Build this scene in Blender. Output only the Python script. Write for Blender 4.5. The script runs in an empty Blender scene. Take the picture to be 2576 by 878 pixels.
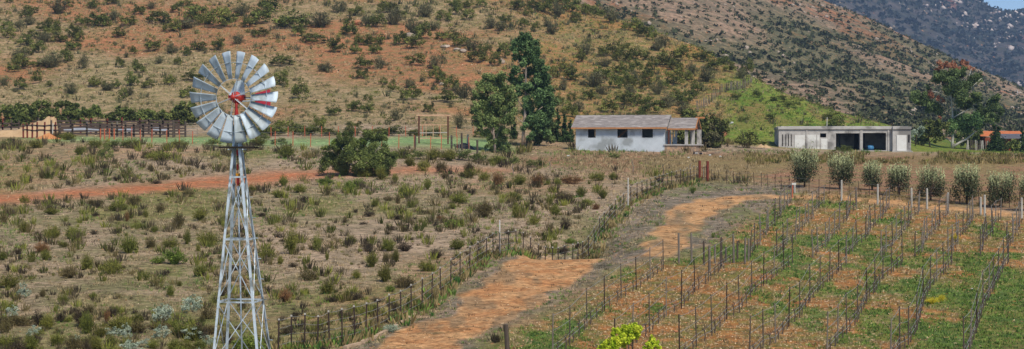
import bpy, math, random
import numpy as np
from mathutils import Vector, Matrix
R = math.radians
random.seed(7); RNG = np.random.default_rng(7)
scn = bpy.context.scene
# ------------------------------------------------------------------ camera, sky, sun, exposure
F = 4500.0; W0 = 2576.0; H0 = 878.0; CX = 1288.0; HY = 370.0; KD = 1.125   # working pixels, horizon row
cam = bpy.data.cameras.new('camera'); camo = bpy.data.objects.new('camera', cam)
scn.collection.objects.link(camo); scn.camera = camo
cam.sensor_width = 36; cam.lens = 36 * F / W0
camo.location = (0, 0, 0); camo.rotation_euler = (R(90), 0, 0)
cam.shift_y = -(H0 / 2 - HY) / W0
cam.clip_start = 0.5; cam.clip_end = 20000
scn.render.resolution_x = 1024; scn.render.resolution_y = 349
SUN_EL, SUN_AZ = 50.0, 150.0     # azimuth clockwise from +Y: behind the camera, to the right
world = bpy.data.worlds.new('World'); scn.world = world; world.use_nodes = True
wn = world.node_tree.nodes; wn.clear()
sky = wn.new('ShaderNodeTexSky'); sky.sky_type = 'NISHITA'; sky.sun_disc = False
sky.sun_elevation = R(SUN_EL); sky.sun_rotation = R(SUN_AZ)
sky.altitude = 4000; sky.air_density = 1.0; sky.dust_density = 0.1; sky.ozone_density = 2.5
bg = wn.new('ShaderNodeBackground'); bg.inputs['Strength'].default_value = 0.10
wo = wn.new('ShaderNodeOutputWorld')
world.node_tree.links.new(sky.outputs[0], bg.inputs[0]); world.node_tree.links.new(bg.outputs[0], wo.inputs[0])
sl = bpy.data.lights.new('sun', 'SUN'); sl.energy = 3.3; sl.angle = R(14); sl.color = (1, .94, .84)
so = bpy.data.objects.new('sun', sl); scn.collection.objects.link(so)
az, el = R(SUN_AZ), R(SUN_EL)
sd = Vector((math.sin(az) * math.cos(el), math.cos(az) * math.cos(el), math.sin(el)))
so.rotation_euler = sd.to_track_quat('Z', 'Y').to_euler()
vs = scn.view_settings; vs.view_transform = 'Standard'; vs.look = 'None'; vs.exposure = 0.54; vs.gamma = 1
C = scn.collection

# ------------------------------------------------------------------ helpers
def lin(r, g, b, k=1.0):
    f = lambda c: (c / 255 / 12.92 if c / 255 <= .04045 else ((c / 255 + .055) / 1.055) ** 2.4) * k
    return (f(r), f(g), f(b))
def tag(o, label=None, cat=None, group=None, kind=None):
    if label: o['label'] = label
    if cat: o['category'] = cat
    if group: o['group'] = group
    if kind: o['kind'] = kind
    return o
def empty(name, loc, rz=0.0, label=None, cat=None, group=None):
    o = bpy.data.objects.new(name, None); C.objects.link(o)
    o.location = loc; o.rotation_euler = (0, 0, rz); o.empty_display_size = .2
    return tag(o, label, cat, group)
def copy_tree(o, parent=None):
    c = o.copy(); C.objects.link(c)
    if parent is not None: c.parent = parent
    for ch in list(o.children): copy_tree(ch, c)
    return c
class MB:
    def __init__(s): s.v = []; s.f = []
    def add(s, vs_, fs_):
        n = len(s.v); s.v += [tuple(v) for v in vs_]; s.f += [tuple(i + n for i in f) for f in fs_]; return s
    def box(s, c, size, m=None):
        x, y, z = size[0] / 2, size[1] / 2, size[2] / 2
        vs_ = [Vector((a * x, b * y, d * z)) for a in (-1, 1) for b in (-1, 1) for d in (-1, 1)]
        if m is not None: vs_ = [m @ v for v in vs_]
        vs_ = [v + Vector(c) for v in vs_]
        return s.add(vs_, [(0, 1, 3, 2), (4, 6, 7, 5), (0, 4, 5, 1), (2, 3, 7, 6), (0, 2, 6, 4), (1, 5, 7, 3)])
    def bx(s, x0, x1, y0, y1, z0, z1): return s.box(((x0 + x1) / 2, (y0 + y1) / 2, (z0 + z1) / 2), (x1 - x0, y1 - y0, z1 - z0))
    def bar(s, p, q, w, h=None, up=(0, 0, 1)):
        p = Vector(p); q = Vector(q); d = q - p; L = d.length
        if L < 1e-6: return s
        d.normalize(); u = Vector(up)
        if abs(d.dot(u)) > .98: u = Vector((1, 0, 0))
        a = d.cross(u).normalized(); b = a.cross(d)
        m = Matrix((a, d, b)).transposed()
        return s.box((p + q) / 2, (w, L, h or w), m)
    def tube(s, pts, rad, n=6, cap=True):
        pts = [Vector(p) for p in pts]; k = len(pts)
        if not hasattr(rad, '__len__'): rad = [rad] * k
        rings = []
        for i, p in enumerate(pts):
            d = (pts[min(i + 1, k - 1)] - pts[max(i - 1, 0)]).normalized()
            u = Vector((0, 0, 1)) if abs(d.z) < .9 else Vector((1, 0, 0))
            a = d.cross(u).normalized(); b = a.cross(d)
            rings.append([p + (a * math.cos(t * 2 * math.pi / n) + b * math.sin(t * 2 * math.pi / n)) * rad[i] for t in range(n)])
        vs_ = [v for r in rings for v in r]; fs = []
        for i in range(k - 1):
            for t in range(n):
                fs.append((i * n + t, i * n + (t + 1) % n, (i + 1) * n + (t + 1) % n, (i + 1) * n + t))
        if cap: fs.append(tuple(reversed(range(n)))); fs.append(tuple((k - 1) * n + t for t in range(n)))
        return s.add(vs_, fs)
    def build(s, name, mat, parent=None, smooth=False):
        me = bpy.data.meshes.new(name); me.from_pydata(s.v, [], s.f); me.update()
        me.materials.append(mat); o = bpy.data.objects.new(name, me); C.objects.link(o)
        if smooth: me.polygons.foreach_set('use_smooth', [True] * len(me.polygons))
        if parent is not None: o.parent = parent
        return o
def fastmesh(name, V, Q, tint=None, mat=None, smooth=False):
    """V (n,3) Q (m,4) or (m,3) arrays"""
    me = bpy.data.meshes.new(name); k = Q.shape[1]
    me.vertices.add(len(V)); me.vertices.foreach_set('co', np.ascontiguousarray(V, dtype=np.float32).ravel())
    me.loops.add(Q.size); me.loops.foreach_set('vertex_index', np.ascontiguousarray(Q, dtype=np.int32).ravel())
    me.polygons.add(len(Q)); me.polygons.foreach_set('loop_start', np.arange(0, Q.size, k, dtype=np.int32))
    me.polygons.foreach_set('loop_total', np.full(len(Q), k, dtype=np.int32))
    if tint is not None:
        a = me.attributes.new('tint', 'FLOAT', 'POINT'); a.data.foreach_set('value', np.ascontiguousarray(tint, dtype=np.float32))
    if smooth: me.polygons.foreach_set('use_smooth', np.ones(len(Q), dtype=bool))
    me.update(); me.validate()
    if mat: me.materials.append(mat)
    return me
def link(name, me, parent=None, loc=(0, 0, 0), rz=0, sc=(1, 1, 1)):
    o = bpy.data.objects.new(name, me); C.objects.link(o); o.location = loc; o.rotation_euler = (0, 0, rz); o.scale = sc
    if parent is not None: o.parent = parent
    return o
# value noise
_T = np.random.default_rng(3).random((256, 256))
def vnoise(x, y):
    xi = np.floor(x).astype(int); yi = np.floor(y).astype(int); fx = x - xi; fy = y - yi
    fx = fx * fx * (3 - 2 * fx); fy = fy * fy * (3 - 2 * fy)
    g = lambda a, b: _T[a & 255, b & 255]
    return (g(xi, yi) * (1 - fx) + g(xi + 1, yi) * fx) * (1 - fy) + (g(xi, yi + 1) * (1 - fx) + g(xi + 1, yi + 1) * fx) * fy
def fbm(x, y, o=4):
    s = 0; a = .5; t = 0
    for i in range(o): s = s + a * vnoise(x * 2 ** i + 17 * i, y * 2 ** i + 31 * i); t += a; a *= .5
    return s / t

# ------------------------------------------------------------------ terrain height
DK = [6, 15, 30, 45, 60, 72, 85, 100, 111, 120, 135, 150, 165, 180, 195, 215, 240, 270, 300, 330, 370, 420, 480, 560, 700]
left = {45: 1062, 60: 890, 72: 760, 85: 655, 100: 576, 111: 532, 120: 500, 135: 455, 150: 415, 165: 378, 180: 350, 195: 338, 215: 305, 240: 245, 270: 165, 300: 85, 330: 10, 370: -80, 420: -170, 480: -230, 560: -150, 700: 0}
def nearz(t):   # constant level close to the camera
    t[6] = 370 + 8.3 * 4000 / 6; t[15] = 370 + 8.2 * 4000 / 15; t[30] = 370 + 8.0 * 4000 / 30; return t
base = {45: 1062, 60: 890, 72: 760, 85: 655, 100: 578, 111: 533, 120: 503, 135: 462, 150: 430, 165: 402}
def mk(d): t = dict(base); t.update(d); return t
COLS = [(-1600, left), (0, left), (700, left), (1080, left),
 (1288, mk({180: 376, 195: 358, 215: 325, 240: 255, 270: 170, 300: 90, 330: 15, 370: -70, 420: -150, 480: -180, 560: -60, 700: 100})),
 (1440, mk({180: 376, 195: 366, 215: 335, 240: 270, 270: 190, 300: 112, 330: 45, 355: 4, 400: 10, 480: 100, 560: 180, 700: 300})),
 (1600, mk({180: 379, 195: 370, 215: 345, 240: 278, 270: 196, 300: 115, 328: 45, 370: 80, 480: 200, 560: 280, 700: 330})),
 (1750, mk({180: 380, 195: 373, 215: 352, 240: 285, 270: 202, 300: 125, 310: 110, 345: 130, 400: 220, 480: 300, 560: 330, 700: 345})),
 (1880, mk({180: 383, 195: 377, 215: 362, 240: 295, 265: 220, 283: 176, 310: 195, 400: 330, 480: 340, 560: 345, 700: 350})),
 (2000, mk({180: 386, 195: 381, 215: 373, 232: 325, 248: 272, 262: 236, 290: 255, 330: 330, 420: 345, 560: 350, 700: 352})),
 (2220, mk({180: 388, 195: 384, 215: 381, 230: 345, 240: 315, 248: 300, 270: 320, 330: 355, 420: 352, 560: 352, 700: 352})),
 (2350, mk({180: 388, 195: 385, 215: 383, 240: 372, 258: 352, 270: 348, 330: 358, 420: 355, 560: 353, 700: 352})),
 (2576, mk({180: 391, 195: 388, 215: 385, 250: 381, 330: 370, 420: 358, 560: 354, 700: 352})),
 (4300, mk({180: 391, 195: 388, 215: 385, 250: 381, 330: 370, 420: 358, 560: 354, 700: 352}))]
GP = np.arange(-1600, 4301, 8.0); GD = 6 * (700 / 6) ** (np.arange(0, 820) / 819.0)
cz = []
for px, t in COLS:
    t = nearz(dict(t)); ks = sorted(t); cz.append(np.interp(GD, ks, [(HY - t[k]) * k / 4000 for k in ks]))
cz = np.array(cz)
GZ = np.empty((len(GP), len(GD)))
for j in range(len(GD)): GZ[:, j] = np.interp(GP, [c[0] for c in COLS], cz[:, j])
def blur(a, n, ax, it=2):
    for _ in range(it):
        p = np.pad(a, [(n, n) if i == ax else (0, 0) for i in range(2)], mode='edge')
        c = np.cumsum(p, axis=ax); c = np.insert(c, 0, 0, axis=ax)
        a = (np.take(c, range(2 * n + 1, c.shape[ax]), ax) - np.take(c, range(0, c.shape[ax] - 2 * n - 1), ax)) / (2 * n + 1)
    return a
GZ = blur(GZ, 5, 0); GZ = blur(GZ, 4, 1)
PP, DD = np.meshgrid(GP, GD, indexing='ij')
GX = (PP - CX) / 4000 * DD; GY = DD * KD
# crest of the road and the dip behind it
dm = np.exp(-((DD - 93) / 4.2) ** 2) * 1 / (1 + np.exp(-(PP - 1330) / 12)) * 1 / (1 + np.exp((PP - 1560) / 28))
GZ -= 1.55 * dm
# the rise the near road runs over, slightly proud
hill_w = np.clip((DD - 205) / 40, 0, 1)
GZ += hill_w * (fbm(GX / 14, GY / 14, 4) - .5) * 1.6 * np.clip((2300 - PP) / 300, .15, 1)
GZ += (fbm(GX / 5, GY / 5, 3) - .5) * .22 + (fbm(GX / .9, GY / .9, 3) - .5) * .10
GS = HY - GZ / DD * 4000      # screen row of every vertex
def cell(px, d):
    i = np.clip((np.asarray(px, float) + 1600) / 8, 0, len(GP) - 1.001); j = np.clip(np.log(np.asarray(d, float) / 6) / math.log(700 / 6) * 819, 0, 817.999)
    return i, j
def zed(px, d):
    i, j = cell(px, d); a = i.astype(int); b = j.astype(int); u = i - a; v = j - b
    return (GZ[a, b] * (1 - u) + GZ[a + 1, b] * u) * (1 - v) + (GZ[a, b + 1] * (1 - u) + GZ[a + 1, b + 1] * u) * v
def pt(px, d, dz=0.0): return Vector(((px - CX) / 4000 * d, d * KD, float(zed(px, d)) + dz))
def wp(px, y, d): return Vector(((px - CX) / 4000 * d, d * KD, (HY - y) / 4000 * d))
def solve(px, y, dmin=20):
    """distance at which the sight line through (px,y) first meets the ground"""
    px = np.atleast_1d(np.asarray(px, float)); y = np.atleast_1d(np.asarray(y, float)); out = np.empty(len(px))
    j0 = int(np.searchsorted(GD, dmin))
    for k in range(len(px)):
        i = int(round((px[k] + 1600) / 8)); i = min(max(i, 0), len(GP) - 1)
        h = np.nonzero(GS[i, j0:] <= y[k])[0]
        out[k] = np.nan if len(h) == 0 else GD[j0 + max(h[0] - 1, 0)] if h[0] == 0 else np.interp(y[k], [GS[i, j0 + h[0]], GS[i, j0 + h[0] - 1]], [GD[j0 + h[0]], GD[j0 + h[0] - 1]])
    return out
def G(px, y, dmin=20):
    d = float(solve(px, y, dmin)[0])
    return pt(px, d if d == d else 200), d
def zw(x, y): return float(zed(x / (y / KD) * 4000 + CX, y / KD))     # height at world x, y
# ------------------------------------------------------------------ zones of the ground
def inpoly(X, Y, poly):
    ins = np.zeros(X.shape, bool); n = len(poly)
    for i in range(n):
        x0, y0 = poly[i]; x1, y1 = poly[(i + 1) % n]
        c = ((y0 > Y) != (y1 > Y)); xs = (x1 - x0) * (Y - y0) / ((y1 - y0) if y1 != y0 else 1e-9) + x0
        ins ^= c & (X < xs)
    return ins
def wpoly(pts): return [tuple(G(a, b)[0][:2]) for a, b in pts]
ss0 = lambda x: np.clip((x - .2) / .6, 0, 1)
wx = GX + (fbm(GX / 2.2, GY / 2.2, 3) - .5) * 2.2; wy = GY + (fbm(GX / 2.2 + 50, GY / 2.2, 3) - .5) * 3.5
def mask(poly, soft=2, warp=True, it=2):
    m = inpoly(wx if warp else GX, wy if warp else GY, poly).astype(float)
    return blur(blur(m, soft, 0, it), soft, 1, it)
rl = [(950, 895), (974, 874), (1078, 814), (1178, 739), (1258, 689), (1357, 649), (1612, 650), (1638, 609), (1669, 568), (1695, 537), (1705, 517), (1749, 504), (1818, 491), (2043, 489), (2300, 508), (2576, 536), (2760, 552)]
rr = [(1150, 895), (1183, 874), (1240, 814), (1387, 739), (1482, 689), (1540, 655), (1706, 650), (1731, 609), (1754, 568), (1788, 537), (1834, 517), (1883, 504), (2043, 501), (2300, 520), (2576, 549), (2760, 566)]
nearroad = wpoly(rl[:6]) + wpoly(rr[:6])[::-1]
farroad = [tuple(pt(1400, 86)[:2])] + wpoly(rl[6:]) + wpoly(rr[6:])[::-1] + [tuple(pt(1560, 86)[:2])]
m_near = mask(nearroad, 2); m_road = ss0(np.maximum(mask(nearroad, 1), mask(farroad, 1)))
verge = np.maximum(mask(wpoly([(850, 895), (1050, 800), (1180, 700), (1257, 640), (1420, 640), (1500, 640), (1560, 545), (1620, 500), (1760, 460), (2000, 470), (2060, 490), (2050, 505), (1960, 508), (1830, 600), (1790, 652), (1640, 655), (1560, 690), (1290, 800), (1200, 895)]), 3), 0)
m_path = mask(wpoly([(-300, 500), (0, 488), (250, 470), (400, 462), (500, 448), (700, 432), (830, 426), (1000, 424), (1290, 426), (1290, 432), (1000, 434), (800, 447), (600, 470), (300, 490), (100, 502), (0, 514), (-300, 530)]), 3)
m_past = mask(wpoly([(60, 352), (60, 344), (500, 346), (700, 350), (900, 350), (1250, 348), (1300, 380), (1180, 378), (900, 370), (700, 368), (450, 362), (200, 354)]), 3)
m_vine = mask(wpoly([(1190, 895), (1400, 800), (1520, 715), (1640, 660), (1790, 655), (1830, 600), (1900, 550), (1985, 508), (2100, 506), (2300, 524), (2576, 553), (2760, 570), (3000, 895)]), 3)
m_brown = mask(wpoly([(1280, 392), (1500, 384), (2000, 388), (2700, 394), (2800, 540), (2576, 530), (2060, 486), (1990, 470), (1600, 430), (1300, 418)]), 4)
hl = np.clip((DD - 205) / 15, 0, 1)
m_gh = hl * np.clip((PP - 1775 - (fbm(GX / 6, GY / 6, 3) - .5) * 130 - np.clip(DD - 225, 0, 100) * .9) / 40, 0, 1)
m_och = hl * np.clip((PP - 1150 - (fbm(GX / 9, GY / 9, 3) - .5) * 300) / 350, 0, 1)
n1 = fbm(GX / 9, GY / 26, 5); n2 = fbm(GX / 2.5 + 40, GY / 7, 5); n3 = fbm(GX / 22 + 9, GY / 30, 6)
A = np.empty(GX.shape + (3,)); B = np.empty_like(A); stone = np.full(GX.shape, .25)
def setc(m, a, b, st=None):
    m3 = m[..., None]; A[:] = A * (1 - m3) + np.array(a) * m3; B[:] = B * (1 - m3) + np.array(b) * m3
    if st is not None: stone[:] = stone * (1 - m) + st * m
ss = lambda x, a, b: np.clip((x - a) / (b - a), 0, 1) ** 2 * (3 - 2 * np.clip((x - a) / (b - a), 0, 1))
one = np.ones(GX.shape)
setc(one, lin(154, 134, 106), lin(122, 114, 80), .4)
setc(ss(n1, .54, .66) * .9, lin(128, 120, 74), lin(104, 106, 56))
setc(ss(1 - n1, .5, .62) * .7, lin(172, 148, 124), lin(148, 128, 106))
setc(ss(n3, .52, .64) * .5, lin(166, 126, 92), lin(134, 116, 84))
setc(hl, lin(158, 130, 98), lin(126, 110, 72), .6)
setc(hl * ss(n3, .42, .6) * .75, lin(166, 104, 68), lin(138, 110, 72), .6)
setc(hl * ss(1 - n3, .5, .68) * .7, lin(160, 140, 104), lin(118, 112, 72), .6)
setc(m_och * .85, lin(152, 120, 76), lin(112, 108, 58), .6)
setc(m_och * ss(n1, .5, .66) * .6, lin(164, 108, 60), lin(136, 114, 60), .5)
setc(m_brown, lin(146, 108, 82), lin(130, 112, 76), .1)
setc(m_brown * ss(n1, .5, .6) * .7, lin(128, 120, 74), lin(140, 116, 80), .1)
setc(m_past, lin(134, 158, 104), lin(120, 142, 88), .0)
setc(m_gh, lin(96, 120, 42), lin(122, 126, 56), .35)
setc(m_gh * ss(n1, .48, .6) * .8, lin(78, 104, 36), lin(108, 108, 48), .4)
setc(m_gh * ss(n2, .54, .62) * np.clip((DD - 222) / 22, .15, 1), lin(136, 112, 66), lin(112, 108, 56), .5)
setc(m_path, lin(180, 108, 70), lin(162, 112, 78), .4)
setc(verge, lin(140, 124, 106), lin(108, 100, 84), .7)
setc(verge * ss(n2, .56, .64) * .8, lin(104, 112, 62), lin(128, 116, 90), .4)
setc(m_vine, lin(160, 110, 64), lin(118, 110, 58), .8)
vg = n2 + np.clip((PP - 2000) / 3600, -.05, .14) * np.clip((GS - 640) / 80, -.5, 1.3) - np.abs(GS - 770) / 2600 + .035
setc(m_vine * ss(vg, .49, .58), lin(92, 110, 56), lin(122, 118, 64), .7)
setc(m_road, lin(194, 150, 104), lin(184, 136, 90), .5)
setc(m_near * m_road, lin(186, 142, 98), lin(176, 124, 80), .6)
m_crown = np.maximum(mask(wpoly([(1655, 646), (1672, 610), (1697, 575), (1715, 540), (1740, 525), (1752, 527), (1736, 545), (1716, 580), (1694, 612), (1672, 648)]), 1), mask(wpoly([(1075, 888), (1130, 845), (1215, 790), (1290, 740), (1310, 742), (1235, 795), (1150, 850), (1100, 888)]), 1) * ss(n2, .46, .54))
setc(m_crown * .75, lin(124, 106, 84), lin(104, 98, 72), .4)
setc(m_road * ss(fbm(GX / 1.2, GY / 5, 3), .6, .7) * .6, lin(128, 110, 86), lin(112, 104, 80), .3)

def mat(name, c1, c2=None, scale=3.0, rough=.85, metal=0.0, bump=0.0, tintattr=False, spec=.2, detail=4, contrast=.25, stretch=None, objrand=0.0, stain=None):
    m = bpy.data.materials.new(name); m.use_nodes = True; nt = m.node_tree; N = nt.nodes; L = nt.links
    p = N['Principled BSDF']; p.inputs['Roughness'].default_value = rough; p.inputs['Metallic'].default_value = metal
    p.inputs['Specular IOR Level'].default_value = spec
    c2 = c2 or tuple(x * .7 for x in c1)
    tc = N.new('ShaderNodeTexCoord'); src = tc.outputs['Object']
    if stretch:
        mp = N.new('ShaderNodeMapping'); mp.inputs['Scale'].default_value = stretch; L.new(src, mp.inputs[0]); src = mp.outputs[0]
    nz = N.new('ShaderNodeTexNoise'); nz.inputs['Scale'].default_value = scale; nz.inputs['Detail'].default_value = detail; nz.inputs['Roughness'].default_value = .65
    L.new(src, nz.inputs['Vector'])
    mr = N.new('ShaderNodeMapRange'); mr.inputs[1].default_value = .5 - contrast; mr.inputs[2].default_value = .5 + contrast
    L.new(nz.outputs['Fac'], mr.inputs[0]); fac = mr.outputs[0]
    if tintattr:
        at = N.new('ShaderNodeAttribute'); at.attribute_name = 'tint'; fac = at.outputs['Fac']
        ad = N.new('ShaderNodeMath'); ad.operation = 'MULTIPLY_ADD'; L.new(mr.outputs[0], ad.inputs[0]); ad.inputs[1].default_value = .3; L.new(at.outputs['Fac'], ad.inputs[2])
        sb = N.new('ShaderNodeMath'); sb.operation = 'SUBTRACT'; L.new(ad.outputs[0], sb.inputs[0]); sb.inputs[1].default_value = .15; sb.use_clamp = True; fac = sb.outputs[0]
    mx = N.new('ShaderNodeMix'); mx.data_type = 'RGBA'; L.new(fac, mx.inputs[0])
    mx.inputs[6].default_value = (*c1, 1); mx.inputs[7].default_value = (*c2, 1); col = mx.outputs[2]
    if stain:
        n2_ = N.new('ShaderNodeTexNoise'); n2_.inputs['Scale'].default_value = stain[1]; n2_.inputs['Detail'].default_value = 6; L.new(src, n2_.inputs['Vector'])
        m2 = N.new('ShaderNodeMapRange'); m2.inputs[1].default_value = .52; m2.inputs[2].default_value = .62; L.new(n2_.outputs['Fac'], m2.inputs[0])
        x2 = N.new('ShaderNodeMix'); x2.data_type = 'RGBA'; L.new(m2.outputs[0], x2.inputs[0]); L.new(col, x2.inputs[6]); x2.inputs[7].default_value = (*stain[0], 1); col = x2.outputs[2]
    if objrand:
        oi = N.new('ShaderNodeObjectInfo'); hs = N.new('ShaderNodeHueSaturation')
        r1 = N.new('ShaderNodeMapRange'); r1.inputs[3].default_value = 1 - objrand; r1.inputs[4].default_value = 1 + objrand; L.new(oi.outputs['Random'], r1.inputs[0]); L.new(r1.outputs[0], hs.inputs['Value'])
        m7 = N.new('ShaderNodeMath'); m7.operation = 'MULTIPLY'; m7.inputs[1].default_value = 7.31; L.new(oi.outputs['Random'], m7.inputs[0])
        fr = N.new('ShaderNodeMath'); fr.operation = 'FRACT'; L.new(m7.outputs[0], fr.inputs[0])
        r2 = N.new('ShaderNodeMapRange'); r2.inputs[3].default_value = .5 - objrand * .05; r2.inputs[4].default_value = .5 + objrand * .05; L.new(fr.outputs[0], r2.inputs[0]); L.new(r2.outputs[0], hs.inputs['Hue'])
        L.new(col, hs.inputs['Color']); col = hs.outputs[0]
    L.new(col, p.inputs['Base Color'])
    if bump:
        b = N.new('ShaderNodeBump'); b.inputs['Strength'].default_value = 1; b.inputs['Distance'].default_value = bump; L.new(nz.outputs['Fac'], b.inputs['Height']); L.new(b.outputs[0], p.inputs['Normal'])
    return m
def ground_mat(name, fine=1.0):
    m = bpy.data.materials.new(name); m.use_nodes = True; nt = m.node_tree; N = nt.nodes; L = nt.links
    p = N['Principled BSDF']; p.inputs['Roughness'].default_value = .95; p.inputs['Specular IOR Level'].default_value = .1
    a = N.new('ShaderNodeAttribute'); a.attribute_name = 'colA'; b = N.new('ShaderNodeAttribute'); b.attribute_name = 'colB'; st = N.new('ShaderNodeAttribute'); st.attribute_name = 'stone'
    tc = N.new('ShaderNodeTexCoord')
    def noise(s, det, r=.65):
        n = N.new('ShaderNodeTexNoise'); n.inputs['Scale'].default_value = s * fine; n.inputs['Detail'].default_value = det; n.inputs['Roughness'].default_value = r; L.new(tc.outputs['Object'], n.inputs['Vector']); return n
    def rng(o, a0, a1, b0=0, b1=1):
        r = N.new('ShaderNodeMapRange'); r.inputs[1].default_value = a0; r.inputs[2].default_value = a1; r.inputs[3].default_value = b0; r.inputs[4].default_value = b1; L.new(o, r.inputs[0]); return r.outputs[0]
    def mix(f, c1, c2, t='MIX'):
        x = N.new('ShaderNodeMix'); x.data_type = 'RGBA'; x.blend_type = t
        for s_, v in ((0, f), (6, c1), (7, c2)):
            if hasattr(v, 'links'): L.new(v, x.inputs[s_])
            elif isinstance(v, (int, float)): x.inputs[s_].default_value = v
            else: x.inputs[s_].default_value = (*v, 1)
        return x.outputs[2]
    nA = noise(.5, 9, .7); col = mix(rng(nA.outputs['Fac'], .44, .56), a.outputs['Color'], b.outputs['Color'])
    nB = noise(2.3, 8, .8); v = rng(nB.outputs['Fac'], .34, .66, .32, 1.62)
    cmb = N.new('ShaderNodeCombineColor'); [L.new(v, cmb.inputs[i]) for i in range(3)]
    col = mix(1.0, col, cmb.outputs[0], 'MULTIPLY')
    # dark litter and dead twigs
    nC = noise(1.1, 10, .78); col = mix(rng(nC.outputs['Fac'], .54, .62, 0, .72), col, lin(84, 78, 50))
    # pale and rusty stones
    vo = N.new('ShaderNodeTexVoronoi'); vo.inputs['Scale'].default_value = 2.6 * fine; vo.inputs['Randomness'].default_value = 1; L.new(tc.outputs['Object'], vo.inputs['Vector'])
    sep = N.new('ShaderNodeSeparateColor'); L.new(vo.outputs['Color'], sep.inputs[0])
    th = N.new('ShaderNodeMath'); th.operation = 'MULTIPLY'; L.new(st.outputs['Fac'], th.inputs[0]); L.new(rng(sep.outputs[0], .2, 1, 0, .34), th.inputs[1])
    lt = N.new('ShaderNodeMath'); lt.operation = 'LESS_THAN'; L.new(vo.outputs['Distance'], lt.inputs[0]); L.new(th.outputs[0], lt.inputs[1])
    sc = mix(rng(sep.outputs[1], .35, .65), lin(206, 176, 140), lin(196, 126, 78))
    col = mix(lt.outputs[0], col, sc)
    L.new(col, p.inputs['Base Color'])
    bp = N.new('ShaderNodeBump'); bp.inputs['Strength'].default_value = 1; bp.inputs['Distance'].default_value = .12 / fine; L.new(nB.outputs['Fac'], bp.inputs['Height']); L.new(bp.outputs[0], p.inputs['Normal'])
    return m
def sheet(name, X, Y, Z, A_, B_, S_, m):
    n, k = X.shape; V = np.stack([X, Y, Z], -1).reshape(-1, 3)
    i = np.arange((n - 1) * (k - 1)); r = i // (k - 1); c = i % (k - 1); o = r * k + c
    Q = np.stack([o, o + k, o + k + 1, o + 1], -1)
    me = fastmesh(name, V, Q, None, m, True)
    for nm, arr in (('colA', A_), ('colB', B_)):
        at = me.attributes.new(nm, 'FLOAT_COLOR', 'POINT'); d = np.ones((n * k, 4), np.float32); d[:, :3] = arr.reshape(-1, 3); at.data.foreach_set('color', d.ravel())
    at = me.attributes.new('stone', 'FLOAT', 'POINT'); at.data.foreach_set('value', S_.astype(np.float32).ravel())
    o = bpy.data.objects.new(name, me); C.objects.link(o); return o
tag(sheet('ground', GX, GY, GZ, A, B, stone, ground_mat('dry_ground')), kind='structure')

# ------------------------------------------------------------------ far hill and mountain
def farland(name, pts, d0, d1, d2, ybase, fine, amp, colors, px0, px1, nd=220, npx=360):
    gp = np.linspace(px0, px1, npx); t = np.linspace(0, 1, nd); xs = [a for a, b in pts]; ys = [b for a, b in pts]
    P, T = np.meshgrid(gp, t, indexing='ij'); D = d0 + (d2 - d0) * T
    tr = (d1 - d0) / (d2 - d0); rid = np.interp(gp, xs, ys)[:, None]
    zr = (HY - rid) * d1 / 4000; zb = (HY - ybase) * d0 / 4000
    X = (P - CX) / 4000 * D; Y = D * KD
    u = np.clip(T / tr, 0, 1); Z = zb + (zr - zb) * (u ** 1.12)
    Z = np.where(T > tr, zr + (zr * .2 - zr) * ((T - tr) / (1 - tr)) ** 1.5, Z)
    s = amp * 18
    g = np.abs(fbm(X / s + 3, Y / s / 2.2, 4) - .5) * 2
    Z = Z + (g - .35) * amp * np.sin(np.clip(u, 0, 1) * math.pi) * 1.3 + (fbm(X / s * 5, Y / s * 5, 4) - .5) * amp * .35 * np.clip(u * 4, 0, 1)
    return P, D, X, Y, Z, g, u
P2, D2, X2, Y2, Z2, g2, u2 = farland('hill', [(900, -520), (1400, -300), (2067, 2), (2213, 57), (2313, 107), (2413, 152), (2576, 222), (2900, 320), (4300, 345)], 330, 820, 1300, 380, 1, 9, None, 900, 3400, 420, 560)
c1 = np.broadcast_to(np.array(lin(158, 130, 106)), X2.shape + (3,)).copy(); c2 = np.broadcast_to(np.array(lin(120, 106, 84)), X2.shape + (3,)).copy()
rd = ss(fbm(X2 / 40, Y2 / 60, 5), .56, .64)[..., None]; c1 = c1 * (1 - rd) + np.array(lin(164, 108, 76)) * rd
gn = ss(.2 - g2, 0, .14)[..., None] * .7; c1 = c1 * (1 - gn) + np.array(lin(94, 96, 62)) * gn; c2 = c2 * (1 - gn) + np.array(lin(78, 84, 54)) * gn
tag(sheet('hill', X2, Y2, Z2, c1, c2, np.full(X2.shape, .7), ground_mat('far_hill_ground', .22)), kind='structure')
P3, D3, X3, Y3, Z3, g3, u3 = farland('mountain', [(1500, -700), (2000, -330), (2300, -120), (2484, 14), (2509, 26), (2576, 40), (2800, 60), (3400, 130), (4600, 200)], 1500, 2600, 3600, 345, 1, 60, None, 1500, 4200, 300, 420)
c1 = np.broadcast_to(np.array(lin(70, 70, 66)), X3.shape + (3,)).copy(); c2 = np.broadcast_to(np.array(lin(92, 84, 80)), X3.shape + (3,)).copy()
rd = ss(fbm(X3 / 160, Y3 / 260, 5), .56, .64)[..., None]; c1 = c1 * (1 - rd) + np.array(lin(150, 92, 74)) * rd
tag(sheet('mountain', X3, Y3, Z3, c1, c2, np.full(X3.shape, .6), ground_mat('mountain_ground', .035)), kind='structure')
def grid_pick(P, X, Y, Z, n, rng, dens=None):
    i = rng.integers(1, P.shape[0] - 1, n * 3); j = rng.integers(1, P.shape[1] - 1, n * 3)
    k = np.ones(len(i), bool) if dens is None else rng.random(len(i)) < dens[i, j]
    i = i[k][:n]; j = j[k][:n]; fx = rng.random(len(i))
    lerp = lambda a: a[i, j] * (1 - fx) + a[i + 1, j] * fx
    return np.stack([lerp(X), lerp(Y), lerp(Z)], -1), i, j

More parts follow.
